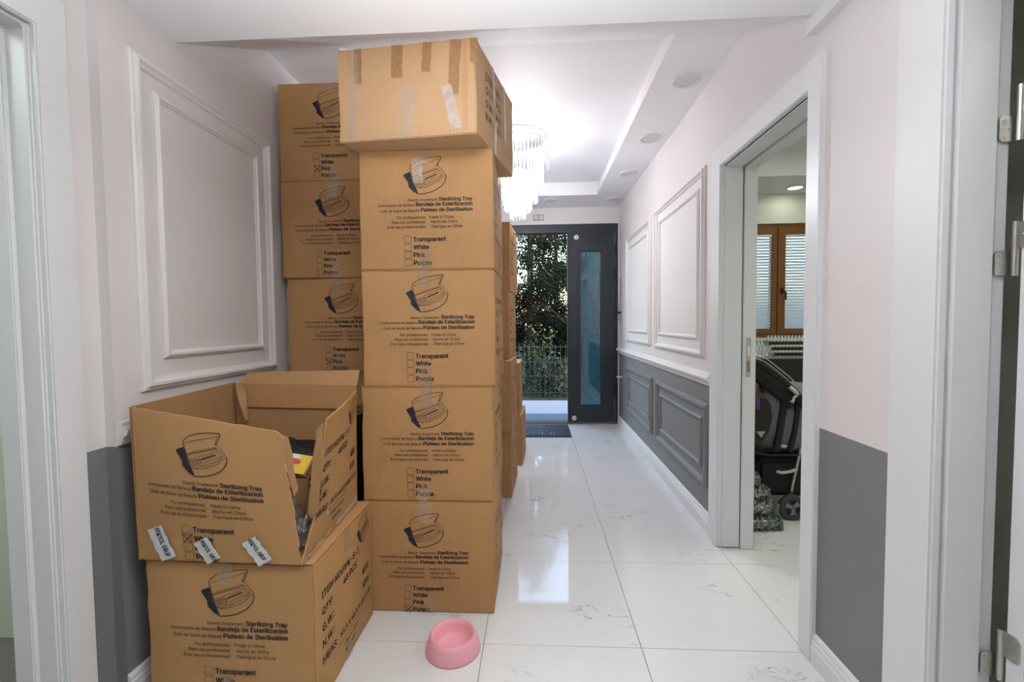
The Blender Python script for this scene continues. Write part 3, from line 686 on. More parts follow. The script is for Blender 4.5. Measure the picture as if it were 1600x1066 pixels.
out = torn([(0, 0), (.35, .02), (.6, -.015), (1, .03)], .012) + [(1, 1), (.5, .985), (0.0, 1.0)] + torn([(0.0, 1.0), (.03, .75), (.10, .5), (.16, .42), (.06, .2), (0, .0)], .008)[1:-1]
rp = sheet('side_panel', FR_, out, .005, M_CARD, ob, bow=.004)
for nm, fl_, mm in (('side_lettering', F_SIDE, M_INK), ('side_drawing', F_SDRAW, M_INK), ('side_drawing_shadow', F_SSHAD, M_INK3)):
    g = Flat(); g.v = [(u, v) for u, v in fl_.v]; g.f = fl_.f; layF(nm, g, FR_, mm, rp, .475, .487, bow=.004)
sheet('torn_flap', bil((-.752, 1.306, .70), (-.736, 1.318, .71), (-.756, 1.312, .885), (-.780, 1.300, .900)), torn([(.3, 0), (1, .1), (.8, .4), (1, .7), (.8, 1), (0, .98), (0, .3), (.3, 0)], .02, .2)[:-1], .005, M_CARDIN, ob)
f = Flat(); rr_ = random.Random(8); n_ = 26
for i in range(n_ + 1): u_ = .475 * i / n_; f.v += [(u_, rr_.uniform(-.004, .004)), (u_ + rr_.uniform(-.004, .004), .012 + .010 * math.sin(i * 1.3) * rr_.random() + .02 * (i / n_) ** 3)]
f.f = [(2 * i, 2 * i + 2, 2 * i + 3, 2 * i + 1) for i in range(n_)]
layF('torn_paper_edge', f, FR_, mat('pale_torn_paper', (.50, .40, .30), .9), rp, .475, .487, off=.0022)
sheet('torn_flap', bil((-.735, 1.355, .60), (-.700, 1.36, .62), (-.668, 1.352, .925), (-.695, 1.352, .915)), [(0, .1), (.5, 0), (1, .1), (1, 1), (.3, .98), (0, .7)], .005, M_CARDIN, ob)
FLp = bil((-1.262, 1.31, .492), (-1.268, 1.79, .492), (-1.282, 1.81, .992), (-1.262, 1.30, .985))
sheet('side_panel', FLp, [(0, 0), (1, 0), (1, 1), (0, 1)], -.005, M_CARDIN, ob, bow=.004)
FB = bil((-1.262, 1.785, .492), (-.750, 1.785, .492), (-.735, 1.765, .985), (-1.268, 1.800, .990))
sheet('rear_panel', FB, [(0, 0), (1, 0), (1, 1), (0, 1)], .005, M_CARDIN, ob)
sheet('inner_flap', bil(FB(.07, .80, .007), FB(.995, .80, .007), FB(.99, .998, .007), FB(.10, .998, .007)), [(0, 0), (1, 0), (1, 1), (0, 1)], .004, M_CARD, ob)
sheet('rear_flap', bil((-1.265, 1.80, .98), (-.74, 1.79, .98), (-.745, 1.835, 1.040), (-1.262, 1.85, 1.030)), [(0, 0), (1, 0), (1, 1), (.03, 1.0)], .005, M_CARDIN, ob)
sheet('corner_flap', bil((-1.20, 1.70, .84), (-1.195, 1.765, .84), (-1.215, 1.785, .985), (-1.262, 1.79, .992)), [(.8, 0), (1, 0), (1, 1), (0, 1), (.35, .5)], .004, M_CARDIN, ob)
MB().box(-1.25 + 1.0, -.76 + 1.0, 1.315 - 1.54, 1.775 - 1.54, .002, .007).build('bottom_panel', M_CARDIN, ob)

def lump(name, c, r, m, seed, amp=.2, parent=None, sub=4, freq=2.2, flat_z=None):
    bm = bmesh.new(); bmesh.ops.create_icosphere(bm, subdivisions=sub, radius=1)
    for v in bm.verts:
        d = v.co.normalized(); k = 1 + amp * noise.fractal(d * freq + Vector((seed, seed * 2, 0)), .8, 2.0, 4)
        q = Vector((d.x * r[0] * k, d.y * r[1] * k, d.z * r[2] * k))
        if flat_z is not None: q.z = max(q.z, flat_z)
        v.co = q
    me = bpy.data.meshes.new(name); bm.to_mesh(me); bm.free(); me.materials.append(m); me.polygons.foreach_set('use_smooth', [True] * len(me.polygons))
    return link(name, me, parent, c)
# contents of the open box
tag(lump('plastic_bag', (-.96, 1.63, .645), (.200, .110, .140), M_BLKPL, 4, .22, flat_z=-.130), 'crumpled black plastic bag filling the back of the open box', 'bag')
tag(lump('bubble_wrap', (-.90, 1.42, .60), (.11, .075, .10), M_WRAP, 9, .35, flat_z=-.095), 'clear plastic wrap crumpled low inside the open box', 'plastic wrap')
def loose_card(label, pts, th=.004, m=M_CARDIN):
    F = bil(*pts); global OL
    t = sheet('card_piece', F, [(0, 0), (1, 0), (1, 1), (0, 1)], th, m, None, bow=.008, n=5); t.location = OL; return tag(t, label, 'cardboard')
loose_card('loose bent card sheet standing inside the open box by its torn corner', ((-.865, 1.45, .505), (-.785, 1.475, .505), (-.762, 1.425, .715), (-.885, 1.41, .725)))
bx = thing('small_carton', 'small brown carton with yellow and red label inside the open box', 'cardboard box', (-.828, 1.475, .735), -.25)
MB().box(-.065, .065, -.035, .035, 0, .038).build('body', M_CARD, bx, bevel=.002)
MB().box(-.045, .062, -.034, .034, .038, .0405).build('pale_label', mat('pale_label_print', (.55, .52, .46), .3), bx)
MB().box(.015, .062, -.034, .034, .0402, .0412).build('yellow_band', mat('yellow_label_print', (.62, .42, .03), .3), bx)
MB().lathe([(0, 0), (.024, 0), (.024, .001), (0, .001)], 24, sx=1, sy=.45, c=(.005, .006, .0413)).build('red_emblem', mat('red_label_print', (.50, .06, .05), .3), bx)
MB().box(-.064, -.03, -.034, .034, .038, .060).build('clear_blister', M_WRAP, bx, bevel=.008)
bx.rotation_euler = (.75, .1, -.15)
tag(lump('plastic_bag', (-.765, 1.40, .545), (.028, .05, .05), M_WRAP, 15, .35), 'small clear bag of crumpled film in the torn corner gap of the open box', 'bag')
bm_ = MB().lathe([(0, 0), (.013, 0), (.014, .003), (.014, .045), (.009, .052), (.008, .055)], 12); bme = bm_.mesh('body', M_BLKPL, True)
cme = MB().lathe([(.009, .053), (.009, .080), (.007, .083), (0, .083)], 10).mesh('cap', M_CHROME, True)
for i, (x, y, z, rx, ry) in enumerate(((-.775, 1.400, .505, 1.2, -.2), (-.790, 1.430, .522, 1.2, -.4), (-.785, 1.45, .545, 1.0, -.3), (-.800, 1.48, .570, 1.2, .2), (-.785, 1.50, .590, .8, -.3), (-.810, 1.51, .62, 1.3, -.5), (-.790, 1.54, .64, .9, -.1))):
    t = thing('polish_bottle', 'tiny glossy black bottle with silver cap lying in the torn corner of the open box', 'bottle', (x, y, z), 0, 'black bottles spilling in the open box')
    t.rotation_euler = (rx, ry, i); link('body', bme, t); link('cap', cme, t)

# ---------------------------------------------------------------- pink bowl
bw = thing('pet_bowl', 'pink plastic pet bowl on the white tiled floor', 'bowl', (-.318, 1.613, 0))
MB().lathe([(.100, .0), (.104, .001), (.103, .006), (.090, .050), (.084, .058), (.080, .060), (.076, .058), (.070, .045), (.064, .022), (.054, .012), (.03, .010), (0, .010)], 64).build('body', mat('pink_plastic', (.80, .36, .42), .38), bw, smooth='all')
MB().lathe([(.0845, .0575), (.083, .0612), (.079, .0615), (.0765, .058)], 64).build('rim', mat('pink_plastic_rim', (.82, .38, .44), .3), bw, smooth='all')

# ---------------------------------------------------------------- door mat
mt = thing('door_mat', 'dark blue grey door mat with pale lettering at the entrance', 'door mat', (-.19, 5.0, 0))
MB().box(-.58, .58, -.30, .29, 0, .006).build('border', mat('black_rubber', (.02, .022, .026), .6), mt, bevel=.002)
MB().box(-.55, .55, -.27, .26, .006, .010).build('pile', mat('navy_pile', (.030, .040, .065), .9, noise_amt=.2, noise_scale=200, bump=.5, bump_scale=400), mt)
f = Flat()
for t, v, wd in (('BEAUTY', -.215, .80), ('COSMETIC', -.075, .66), ('HOŞ GELDİNİZ', .07, .60)):
    g = Flat(); g.text(t, 0, 0, wd, 'C', .02, ys={'BEAUTY': .72, 'COSMETIC': 1.05}.get(t, 1.25)); o0 = len(f.v)
    f.v += [(-a, v + .10 - b_) for a, b_ in g.v]; f.f += [tuple(i + o0 for i in q) for q in g.f]
me = bpy.data.meshes.new('printed_lettering'); me.from_pydata([(u, v, .0108) for u, v in f.v], [], f.f); me.materials.append(mat('pale_print', (.60, .65, .72), .8)); stuff(link('printed_lettering', me, mt))

# ---------------------------------------------------------------- chandelier
M_CRYS = bpy.data.materials.new('crystal'); M_CRYS.use_nodes = True; nt = M_CRYS.node_tree; nt.nodes.clear()
_o = N(nt, 'ShaderNodeOutputMaterial'); _t = N(nt, 'ShaderNodeBsdfTransparent'); _t.inputs[0].default_value = (.86, .87, .90, 1)
_tl = N(nt, 'ShaderNodeBsdfTranslucent'); _tl.inputs[0].default_value = (.85, .86, .9, 1); _g = N(nt, 'ShaderNodeBsdfGlossy'); _g.inputs['Roughness'].default_value = .08
_a = N(nt, 'ShaderNodeMixShader'); _a.inputs[0].default_value = .6; nt.links.new(_tl.outputs[0], _a.inputs[1]); nt.links.new(_g.outputs[0], _a.inputs[2])
_b = N(nt, 'ShaderNodeMixShader'); _b.inputs[0].default_value = .74; nt.links.new(_a.outputs[0], _b.inputs[1]); nt.links.new(_t.outputs[0], _b.inputs[2]); nt.links.new(_b.outputs[0], _o.inputs[0])
CX, CY = -.128, 3.66
ch = thing('chandelier', 'tiered crystal rod chandelier glowing under the hall ceiling', 'chandelier', (CX, CY, 2.745))
MB().lathe([(0, 0), (.235, 0), (.235, -.02), (0, -.02)], 48).build('ceiling_plate', M_CHROME, ch, smooth=True)
def bulb_mat(s):
    m = bpy.data.materials.new('glowing_bulb'); m.use_nodes = True; nt = m.node_tree; nt.nodes.clear()
    o = N(nt, 'ShaderNodeOutputMaterial'); e = N(nt, 'ShaderNodeEmission'); e.inputs[0].default_value = (1, .97, .95, 1); e.inputs[1].default_value = s
    nt.links.new(e.outputs[0], o.inputs[0]); return m
M_BULB = bulb_mat(60)
bulbm = MB().lathe([(.0, -.028), (.011, -.024), (.013, 0), (.011, .018), (0, .024)], 12).mesh('bulb', M_BULB, 'all')
for (r, zt, zb, n) in ((.252, -.012, -.255, 50), (.205, -.15, -.43, 42), (.155, -.30, -.52, 32), (.105, -.38, -.59, 22), (.058, -.44, -.655, 12)):
    ring = MB().tube([(r * math.cos(a) * .985, r * math.sin(a) * .985, zt - .05) for a in np.linspace(0, 2 * PI, 49)], .004, 6, caps=False).build('tier_ring', M_CHROME, ch, smooth=True)
    L = zt - zb
    rod = MB().prism([(.009, 0), (-.0045, .0078), (-.0045, -.0078)], 'z', -L, 0).mesh('crystal_rod', M_CRYS)
    rr = random.Random(n)
    for k in range(n):
        a = 2 * PI * (k + .5) / n; o = link('crystal_rod', rod, ch, (r * math.cos(a), r * math.sin(a), zt + rr.uniform(-.008, .008))); o.rotation_euler = (0, 0, a)
for (r, z, n) in ((.12, -.33, 6), (.08, -.45, 5), (.025, -.56, 2)):
    for k in range(n): link('bulb', bulbm, ch, (r * math.cos(2 * PI * k / n + .3), r * math.sin(2 * PI * k / n + .3), z))
for (dx, dy, dz, p) in ((0, 0, -.36, 20), (0, 0, -.54, 48)):
    l = bpy.data.lights.new('chandelier_light', 'POINT'); l.energy = p; l.color = (.96, .97, 1); l.shadow_soft_size = .1
    o = bpy.data.objects.new('chandelier_light', l); COL.objects.link(o); o.location = (CX + dx, CY + dy, 2.745 + dz)

# ---------------------------------------------------------------- recessed spots
spm = MB().lathe([(.082, 0), (.082, -.006), (.074, -.009), (.064, -.008), (.060, -.003)], 40).mesh('ring', mat('white_spot_ring', (.66, .63, .64), .4), 'all')
spc = MB().lathe([(0, -.004), (.050, -.004), (.061, -.002)], 32).mesh('diffuser', M_SPOT)
SL = ('unlit recessed ceiling spot nearest the sloping ceiling face, right side', 'unlit recessed spot second from the sloping face, right side', 'unlit recessed spot third from the sloping face, right side', 'unlit recessed spot in the right corner by the front door', 'unlit recessed spot above the switch plate over the front door')
for i, (x, y) in enumerate(((.87, 2.604), (.872, 3.40), (.872, 4.17), (.89, 5.02), (.19, 5.02))):
    t = thing('recessed_spot', SL[i], 'ceiling light', (x, y, 2.60), 0, 'unlit recessed ceiling spots'); link('ring', spm, t); link('diffuser', spc, t)
t = thing('recessed_spot', 'lit round downlight in the store room ceiling above the window', 'ceiling light', (2.495, 4.40, 2.50)); link('ring', spm, t)
MB().lathe([(0, -.004), (.070, -.004)], 32).build('diffuser', bulb_mat(5), t)
l = bpy.data.lights.new('spot_light', 'AREA'); l.shape = 'DISK'; l.size = .1; l.energy = .4; l.color = (1, 1, .9); o = bpy.data.objects.new('spot_light', l); COL.objects.link(o); o.location = (2.495, 4.40, 2.49)

# ---------------------------------------------------------------- small wall fittings
sw = thing('switch_plate', 'cream double switch plate on the wall above the front door', 'switch', (.058, YF - .02, 2.487))
MB().box(-.062, .062, -.010, 0, -.035, .035).build('frame', mat('olive_frame', (.30, .27, .19), .4), sw, bevel=.003)
for s_ in (-1, 1): MB().box(s_ * .030 - .025, s_ * .030 + .025, -.014, -.008, -.027, .027).build('rocker', M_PLATE, sw, bevel=.002)
kh = thing('hanging_cord', 'thin grey hanging cord with black clip beside the front door', 'cord', (.992, 5.20, 1.34))
MB().tube([(0.010, 0, .40), (.004, -.004, .25), (-.004, -.004, .12), (-.012, 0, .02), (-.010, .0, -.08), (0, -.004, -.14), (.008, -.004, -.08), (.004, 0, .0)], .004, 6).build('cord', mat('grey_cord', (.25, .23, .22), .5), kh, smooth='all')
MB().box(-.03, .014, -.01, .006, -.012, .012).build('clip', M_BLACK, kh, bevel=.003)
so = thing('wall_socket', 'small white socket low on the grey wall beside the front door', 'socket', (XF, 5.16, .60))
MB().box(-.012, 0, -.035, .035, -.045, .045).build('plate', M_WHITEP, so, bevel=.004); MB().lathe([(0, 0), (.02, 0), (.022, .003)], 20).build('face', M_PLATE, so)
so.children[1].rotation_euler = (0, -PI / 2, 0); so.children[1].location = (-.0135, 0, 0)

# ---------------------------------------------------------------- store room: window, blinds, counter
wd = struct(MB().box(1.90, 3.30, 4.62, 4.72, 2.165, 2.206).build('window_1', mat('brown_window_wood', (.19, .075, .018), .38, noise_amt=.25, noise_scale=14)))
MW = wd.data.materials[0]
MB().box(1.90, 3.30, 4.62, 4.72, 1.06, 1.10).build('window_frame', MW, wd)
for (a, b_) in ((1.90, 1.94), (3.26, 3.30)): MB().box(a, b_, 4.62, 4.72, 1.06, 2.206).build('window_frame', MW, wd)
for (a, b_, yy) in ((1.93, 2.455, 4.61), (2.455, 3.27, 4.60)):
    s_ = MB().ring(a, b_ - .002, 1.095, 2.17, .075, .055, .055, .07, yy, yy + .06)
    s_ = s_.build('sash', MW, wd, bevel=.004)
    MB().box(a + .06, b_ - .05, yy + .03, yy + .034, 1.14, 2.11).build('glass_pane', film('window_glass_%d' % int(a * 10), (.8, .8, .8), .9, .02, 1.0), s_)
hd = MB(); hd.box(2.482, 2.506, 4.588, 4.60, 1.50, 1.56); hd.tube([(2.494, 4.59, 1.535), (2.494, 4.56, 1.535), (2.51, 4.555, 1.51), (2.512, 4.555, 1.44)], .008, 8); hd.build('window_handle', M_BLACK, wd, smooth=True)
M_SLAT = bpy.data.materials.new('white_blind_slat'); M_SLAT.use_nodes = True; nt = M_SLAT.node_tree; nt.nodes.clear()
_o = N(nt, 'ShaderNodeOutputMaterial'); _d = N(nt, 'ShaderNodeBsdfDiffuse'); _d.inputs[0].default_value = (.62, .68, .72, 1); _tl = N(nt, 'ShaderNodeBsdfTranslucent'); _tl.inputs[0].default_value = (.72, .76, .80, 1)
_a = N(nt, 'ShaderNodeMixShader'); _a.inputs[0].default_value = .4; nt.links.new(_d.outputs[0], _a.inputs[1]); nt.links.new(_tl.outputs[0], _a.inputs[2]); nt.links.new(_a.outputs[0], _o.inputs[0])
for (a, b_, lab) in ((2.005, 2.400, 'white slatted blind in the left sash of the brown window'), (2.532, 3.215, 'white slatted blind in the right sash of the brown window')):
    t = thing('window_blind', lab, 'blind', ((a + b_) / 2, 4.592, 1.12)); hw = (b_ - a) / 2
    t.location.y = 4.625
    MB().box(-hw, hw, -.010, .010, .955, .985).build('head_rail', M_WHITEP, t)
    sl = MB()
    z = .02
    while z < .95: sl.prism([(-.009, z), (-.008, z + .001), (.009, z + .0285), (.008, z + .0275)], 'x', -hw, hw); z += .029
    stuff(sl.build('slats', M_SLAT, t)); MB().box(-hw, hw, -.006, .006, 0, .018).build('bottom_rail', M_WHITEP, t)
struct(MB().box(1.86, 3.34, 4.54, 4.64, 1.03, 1.06).build('window_sill', M_ROOMW))
cn = thing('counter', 'long black counter under the store room window', 'counter', (2.6, 4.22, 0))
MB().box(-.95, .88, -.24, .36, .893, .905).build('worktop', mat('grey_worktop', (.20, .20, .19), .4), cn, bevel=.003)
MB().box(-.93, .86, -.235, .34, .60, .893).build('front_rail', M_BLACK, cn, bevel=.003)
for x in (-.90, .02, .80): MB().box(x, x + .05, -.18, .32, 0, .60).build('leg', M_BLACK, cn)
MB().box(-.93, .86, .30, .34, 0, .60).build('rear_panel', M_BLACK, cn)
# polish bottle displays
M_CLR = film('clear_acrylic', (.75, .78, .76), .72, .05, .6)
rkm = mat('white_bottle_cap', (.66, .66, .64), .3); rkb = mat('black_bottle_label', (.02, .02, .025), .4)
b1 = MB().box(-.011, .011, -.009, .009, 0, .034).mesh('body', rkb); b2 = MB().lathe([(.008, .034), (.008, .048), (.006, .052), (0, .052)], 8).mesh('cap', rkm)
b3 = MB().box(-.011, .011, -.009, .009, 0, .020).mesh('body', rkm)
for (x0, x1, rows, lab, grp, bl) in ((2.165, 2.62, 4, 'stepped clear display stand behind the stroller, full of dark labelled bottles', 'dark labelled bottles on the right hand display', 'small dark labelled bottle with white cap on the larger counter display'),
                                     (1.93, 2.10, 3, 'small stepped clear display stand at the left end of the counter', 'bottles on the small display', 'small bottle with white cap on the smaller counter display')):
    t = thing('display_stand', lab, 'display stand', ((x0 + x1) / 2, 4.08, .905)); hw = (x1 - x0) / 2 + .01
    for r_ in range(rows):
        MB().box(-hw, hw, r_ * .045 - .015, r_ * .045 + .03, r_ * .048, r_ * .048 + .004).build('shelf', M_CLR, t)
        MB().box(-hw, hw, r_ * .045 - .017, r_ * .045 - .014, r_ * .048 - (.044 if r_ else 0), r_ * .048 + .010).build('front_lip', M_CLR, t)
    for s_ in (-1, 1): MB().prism([(-.017, 0), (rows * .045 - .01, 0), (rows * .045 - .01, rows * .048 - .02), (-.017, .012)], 'x', s_ * hw - .0015, s_ * hw + .0015).build('side_panel', M_CLR, t)
    for r_ in range(rows):
        x = x0 + .008
        while x < x1:
            q = thing('polish_bottle', bl + ', ' + ('front row', 'second row', 'third row', 'topmost row')[r_], 'bottle', (x, 4.08 + r_ * .045 + .006, .905 + r_ * .048 + .0045), 0, grp); link('body', b1 if (rows == 4 and r_ < 3) else b3, q); c_ = link('cap', b2, q); x += .031
            if not (rows == 4 and r_ < 3): c_.location.z = -.013

# ---------------------------------------------------------------- pet stroller
st = thing('pet_stroller', 'grey and black fabric pet stroller with spoked wheel just inside the store room', 'stroller', (1.60, 2.98, 0))
SX, SY = 1.60, 2.98
M_FAB = mat('grey_canvas', (.17, .17, .175), .85, noise_amt=.12, noise_scale=60, bump=.3, bump_scale=300)
M_STRAP = mat('black_webbing', (.012, .012, .013), .8)
def L(x, y, z): return (x - SX, y - SY, z)
# body: rounded carrier, superellipse sections along x
vs = []; fs = []; prof = []
secs = ((1.270, .60, .70, .04), (1.285, .53, .80, .10), (1.33, .47, .86, .15), (1.45, .42, .865, .18), (1.60, .405, .84, .19), (1.80, .41, .82, .19), (1.98, .45, .80, .18), (2.05, .52, .74, .12), (2.07, .60, .66, .04))
K = 20
for (x, z0, z1, hy) in secs:
    for k_ in range(K):
        a = 2 * PI * k_ / K; cc, ss = math.cos(a), math.sin(a); e = .55
        vs.append(L(x, 2.95 + hy * math.copysign(abs(cc) ** e, cc), (z0 + z1) / 2 + (z1 - z0) / 2 * math.copysign(abs(ss) ** e, ss)))
for i in range(len(secs) - 1):
    for k_ in range(K): fs.append((i * K + k_, i * K + (k_ + 1) % K, (i + 1) * K + (k_ + 1) % K, (i + 1) * K + k_))
fs += [tuple(range(K)), tuple(range((len(secs) - 1) * K, len(secs) * K))]
MB().add(vs, fs).build('carrier', M_FAB, st, smooth='all')
def front_patch(name, pts, m, y=2.752, th=.006):       # pts in x, z on the carrier's front face
    return MB().prism([(x - SX, z) for x, z in pts], 'y', y - SY - th, y - SY + .02).build(name, m, st, bevel=.002)
front_patch('mesh_window', [(1.345, .74), (1.365, .76), (1.415, .755), (1.44, .72), (1.452, .64), (1.435, .56), (1.40, .50), (1.375, .485), (1.345, .51), (1.335, .56), (1.345, .64)], M_BLACK, 2.762)
front_patch('reflective_badge', [(1.355, .555), (1.41, .555), (1.385, .515)], M_CHROME, 2.756)
front_patch('logo_tag', [(1.507, .457), (1.537, .459), (1.537, .469), (1.507, .467)], M_WHITEP, 2.752)
front_patch('pull_tab', [(1.392, .79), (1.402, .79), (1.402, .83), (1.392, .83)], M_BLACK, 2.765)
MB().prism([(x - SX, z) for x, z in ((1.505, .86), (1.535, .86), (1.532, .70), (1.512, .56), (1.492, .43), (1.458, .43), (1.480, .56), (1.500, .70))], 'y', 2.745 - SY, 2.77 - SY).build('strap', M_STRAP, st)
MB().prism([(x - SX, z) for x, z in ((1.582, .80), (1.603, .80), (1.606, .66), (1.592, .55), (1.567, .43), (1.547, .43), (1.570, .55), (1.583, .66))], 'y', 2.742 - SY, 2.77 - SY).build('strap', M_STRAP, st)
# folded hood and its arched rim
hood = MB(); arc = [(1.20, 1.00), (1.31, 1.0), (1.37, .975), (1.44, .92), (1.50, .87), (1.57, .80), (1.64, .72), (1.72, .62)]
for dz, r_, in ((0, .028), (-.045, .035), (-.085, .03)):
    hood.tube([L(x - .01, 2.74 + .02 * abs(dz) * 10, z + dz) for x, z in arc[:6 if dz else 8]], r_, 8)
hood.build('hood', M_STRAP, st, smooth='all')
MB().prism([(x - SX, z) for x, z in ((1.28, 1.0), (1.36, .965), (1.47, .88), (1.52, .84), (1.52, .80), (1.44, .83), (1.28, .86))], 'y', 2.76 - SY, 3.1 - SY).build('hood_fabric', mat('dark_canvas', (.03, .03, .032), .85), st)
for off, r_ in ((.028, .0035), (.012, .003)):
    MB().tube([L(x + off * .6, 2.705, z + off) for x, z in arc], r_, 6).build('hood_wire', M_CHROME, st, smooth='all')
clip = MB(); clip.tube([L(1.52, 2.70, .835), L(1.545, 2.69, .81), L(1.56, 2.69, .79)], .012, 8); clip.tube([L(1.56, 2.69, .79), L(1.54, 2.69, .775), L(1.535, 2.69, .755), L(1.525, 2.69, .745)], [.007, .008, .008, .012], 8); clip.build('hood_clip', mat('pale_grey_plastic', (.5, .5, .48), .4), st, smooth='all')
# chassis
for y in (2.80, 3.12):
    MB().tube([L(1.585, y, .10), L(1.60, y, .20), L(1.66, y, .50), L(1.70, y, .62)], .010, 8).build('frame_tube', M_CHROME, st, smooth='all')
    MB().tube([L(2.02, y, .10), L(1.95, y, .30), L(1.70, y, .45)], .010, 8).build('frame_tube', M_CHROME, st, smooth='all')
MB().tube([L(1.49, 2.775, .298), L(1.52, 2.77, .293), L(1.57, 2.77, .300), L(1.62, 2.79, .308)], .010, 8).build('brake_bar', mat('pale_grey_bar', (.55, .55, .54), .4), st, smooth='all')
for y in (2.80, 3.12): MB().tube([L(1.34, y, .42), L(1.45, y, .395), L(1.9, y, .40)], .010, 8).build('frame_tube', M_BLACK, st, smooth='all')
MB().box(1.40 - SX, 1.98 - SX, 2.82 - SY, 3.10 - SY, .12, .36).build('storage_basket', M_STRAP, st, bevel=.03)
def wheel(x, y, r):
    w_ = MB().lathe([(r - .028, -.016), (r - .010, -.018), (r, -.010), (r, .010), (r - .010, .018), (r - .028, .016), (r - .028, -.016)], 36).build('wheel', mat('grey_rubber_%d' % int(x * 100 + y * 7), (.05, .05, .052), .7), st, smooth=True)
    w_.rotation_euler = (PI / 2, 0, 0); w_.location = L(x, y, r)
    MB().lathe([(0, -.006), (r - .027, -.006), (r - .027, .006), (0, .006)], 28).build('rim_disc', M_BLACK, w_)
    for k_ in range(3):
        a = PI / 2 + k_ * 2 * PI / 3 + .1
        sp_ = MB().prism([(-.010, .0), (.010, .0), (.012, .030), (.021, r - .035), (-.021, r - .035), (-.012, .030)], 'z', .008, .014).build('spoke', mat('grey_spoke_plastic', (.20, .21, .22), .45) if k_ == 0 else SPM[0], w_); sp_.rotation_euler = (0, 0, a + PI / 2)
        if k_ == 0: SPM[:] = [sp_.data.materials[0]]
SPM = [None]
wheel(1.580, 2.765, .080); wheel(1.580, 3.15, .080); wheel(2.02, 2.80, .08); wheel(2.02, 3.12, .08)
for o in st.children:
    if o.name.startswith('wheel'):
        for c_ in o.children:
            if c_.name.startswith('spoke'): pass
# purple bottle behind the door edge, standing on a stool-high pile
MB().lathe([(0, 0), (.037, 0), (.037, .07), (.0355, .07), (.0355, .003), (0, .003)], 20, c=L(1.312, 2.70, .636)).build('cup_holder', M_BLACK, st)
MB().tube([L(1.312, 2.735, .66), L(1.33, 2.80, .66)], .008, 6).build('cup_holder_arm', M_BLACK, st)
cr = thing('storage_box', 'dark brown cardboard box under the counter behind the stroller', 'cardboard box', (2.15, 3.75, 0))
MB().box(-.30, .30, -.16, .16, 0, .46).build('body', mat('dark_brown_board', (.10, .055, .025), .7), cr, bevel=.003); MB().box(-.28, .28, -.03, .03, .455, .462).build('packing_tape', M_TAPE, cr)
pb = thing('spray_bottle', 'purple bottle with brown top in the stroller cup holder at the door edge', 'bottle', (1.312, 2.70, .640))
MB().lathe([(0, 0), (.032, 0), (.034, .01), (.034, .12), (.024, .145), (.014, .15)], 20).build('body', mat('purple_plastic', (.09, .03, .16), .3), pb, smooth=True)
MB().lathe([(.018, .15), (.024, .152), (.024, .21), (.018, .22), (0, .22)], 16).build('cap', mat('brown_cap', (.11, .05, .03), .5), pb, smooth=True)
# shrink wrapped bundles of bottles
M_GRN = mat('dark_green_bottles', (.075, .095, .088), .25)
def bundle(label, c, hx, hy, hz, rz, seed):
    t = thing('wrapped_bundle', label, 'bottle bundle', c, rz, 'shrink wrapped bottle bundles')
    rr = random.Random(seed); n = max(3, int(hx / .017)); mcap = M_CHROME
    bm1 = MB(); 
    me1 = MB().lathe([(0, 0), (.014, 0), (.015, .004), (.015, hz * 1.1), (.008, hz * 1.3), (.008, hz * 1.85), (0, hz * 1.87)], 8).mesh('bottle', M_GRN, True)
    for i in range(n):
        for j_ in range(3):
            o = link('bottle', me1, t, (-hx + .018 + i * (2 * hx - .036) / max(1, n - 1), -hy + .02 + j_ * .03, .003)); o.rotation_euler = (rr.uniform(-.1, .1), rr.uniform(-.1, .1), 0)
    lump('shrink_wrap', (0, 0, hz), (hx * 1.08, hy * 1.0, hz * 1.05), M_WRAP, seed, .3, t, 4, 3.5)
    return t
bundle('shrink wrapped bottle bundle on the floor by the stroller wheel', (1.335, 2.66, .005), .115, .07, .042, .05, 1)
bundle('shrink wrapped bottle bundle second from the floor inside the doorway', (1.325, 2.665, .092), .10, .065, .042, -.1, 2)
bundle('shrink wrapped bottle bundle third from the floor inside the doorway', (1.295, 2.66, .178), .085, .06, .040, .1, 3)
bundle('topmost shrink wrapped bottle bundle inside the doorway', (1.262, 2.655, .260), .06, .055, .040, 0, 4)

# ================================================================== OUTSIDE
struct(MB().box(-14, 16, 6.95, 40, -.6, -.05).build('ground', mat('garden_soil', (.035, .04, .022), .95, noise_amt=.4, noise_scale=9, bump=.5, bump_scale=15)))
M_LEAF1 = mat('dark_conifer_needles', (.002, .005, .003), 1.0, spec=.1, noise_amt=.4, noise_scale=3)
M_LEAF2 = mat('hedge_leaves', (.012, .025, .010), .6, noise_amt=.5, noise_scale=14)
M_LEAF3 = mat('bright_leaves', (.035, .06, .012), .6, noise_amt=.4, noise_scale=14)
M_BARK = mat('dark_bark', (.018, .013, .010), .9, noise_amt=.3, bump=.6, bump_scale=20)
rng = np.random.default_rng(5)
def leaf_cloud(name, pts, size, m, parent, aspect=1.0, droop=0.0, dirs=None):
    n = len(pts); pts = np.asarray(pts)
    d = rng.normal(size=(n, 3)) if dirs is None else dirs + rng.normal(size=(n, 3)) * .5
    d[:, 2] -= droop; d /= np.linalg.norm(d, axis=1, keepdims=True)
    e = np.cross(d, rng.normal(size=(n, 3))); e /= np.linalg.norm(e, axis=1, keepdims=True)
    s = size * rng.uniform(.6, 1.3, (n, 1)); a = d * s; b = e * s * aspect * .5
    v = np.stack([pts, pts + a * .5 + b, pts + a, pts + a * .5 - b], 1).reshape(-1, 3)
    me = bpy.data.meshes.new(name); me.from_pydata(v.tolist(), [], np.arange(n * 4).reshape(n, 4).tolist()); me.materials.append(m)
    return stuff(link(name, me, parent))
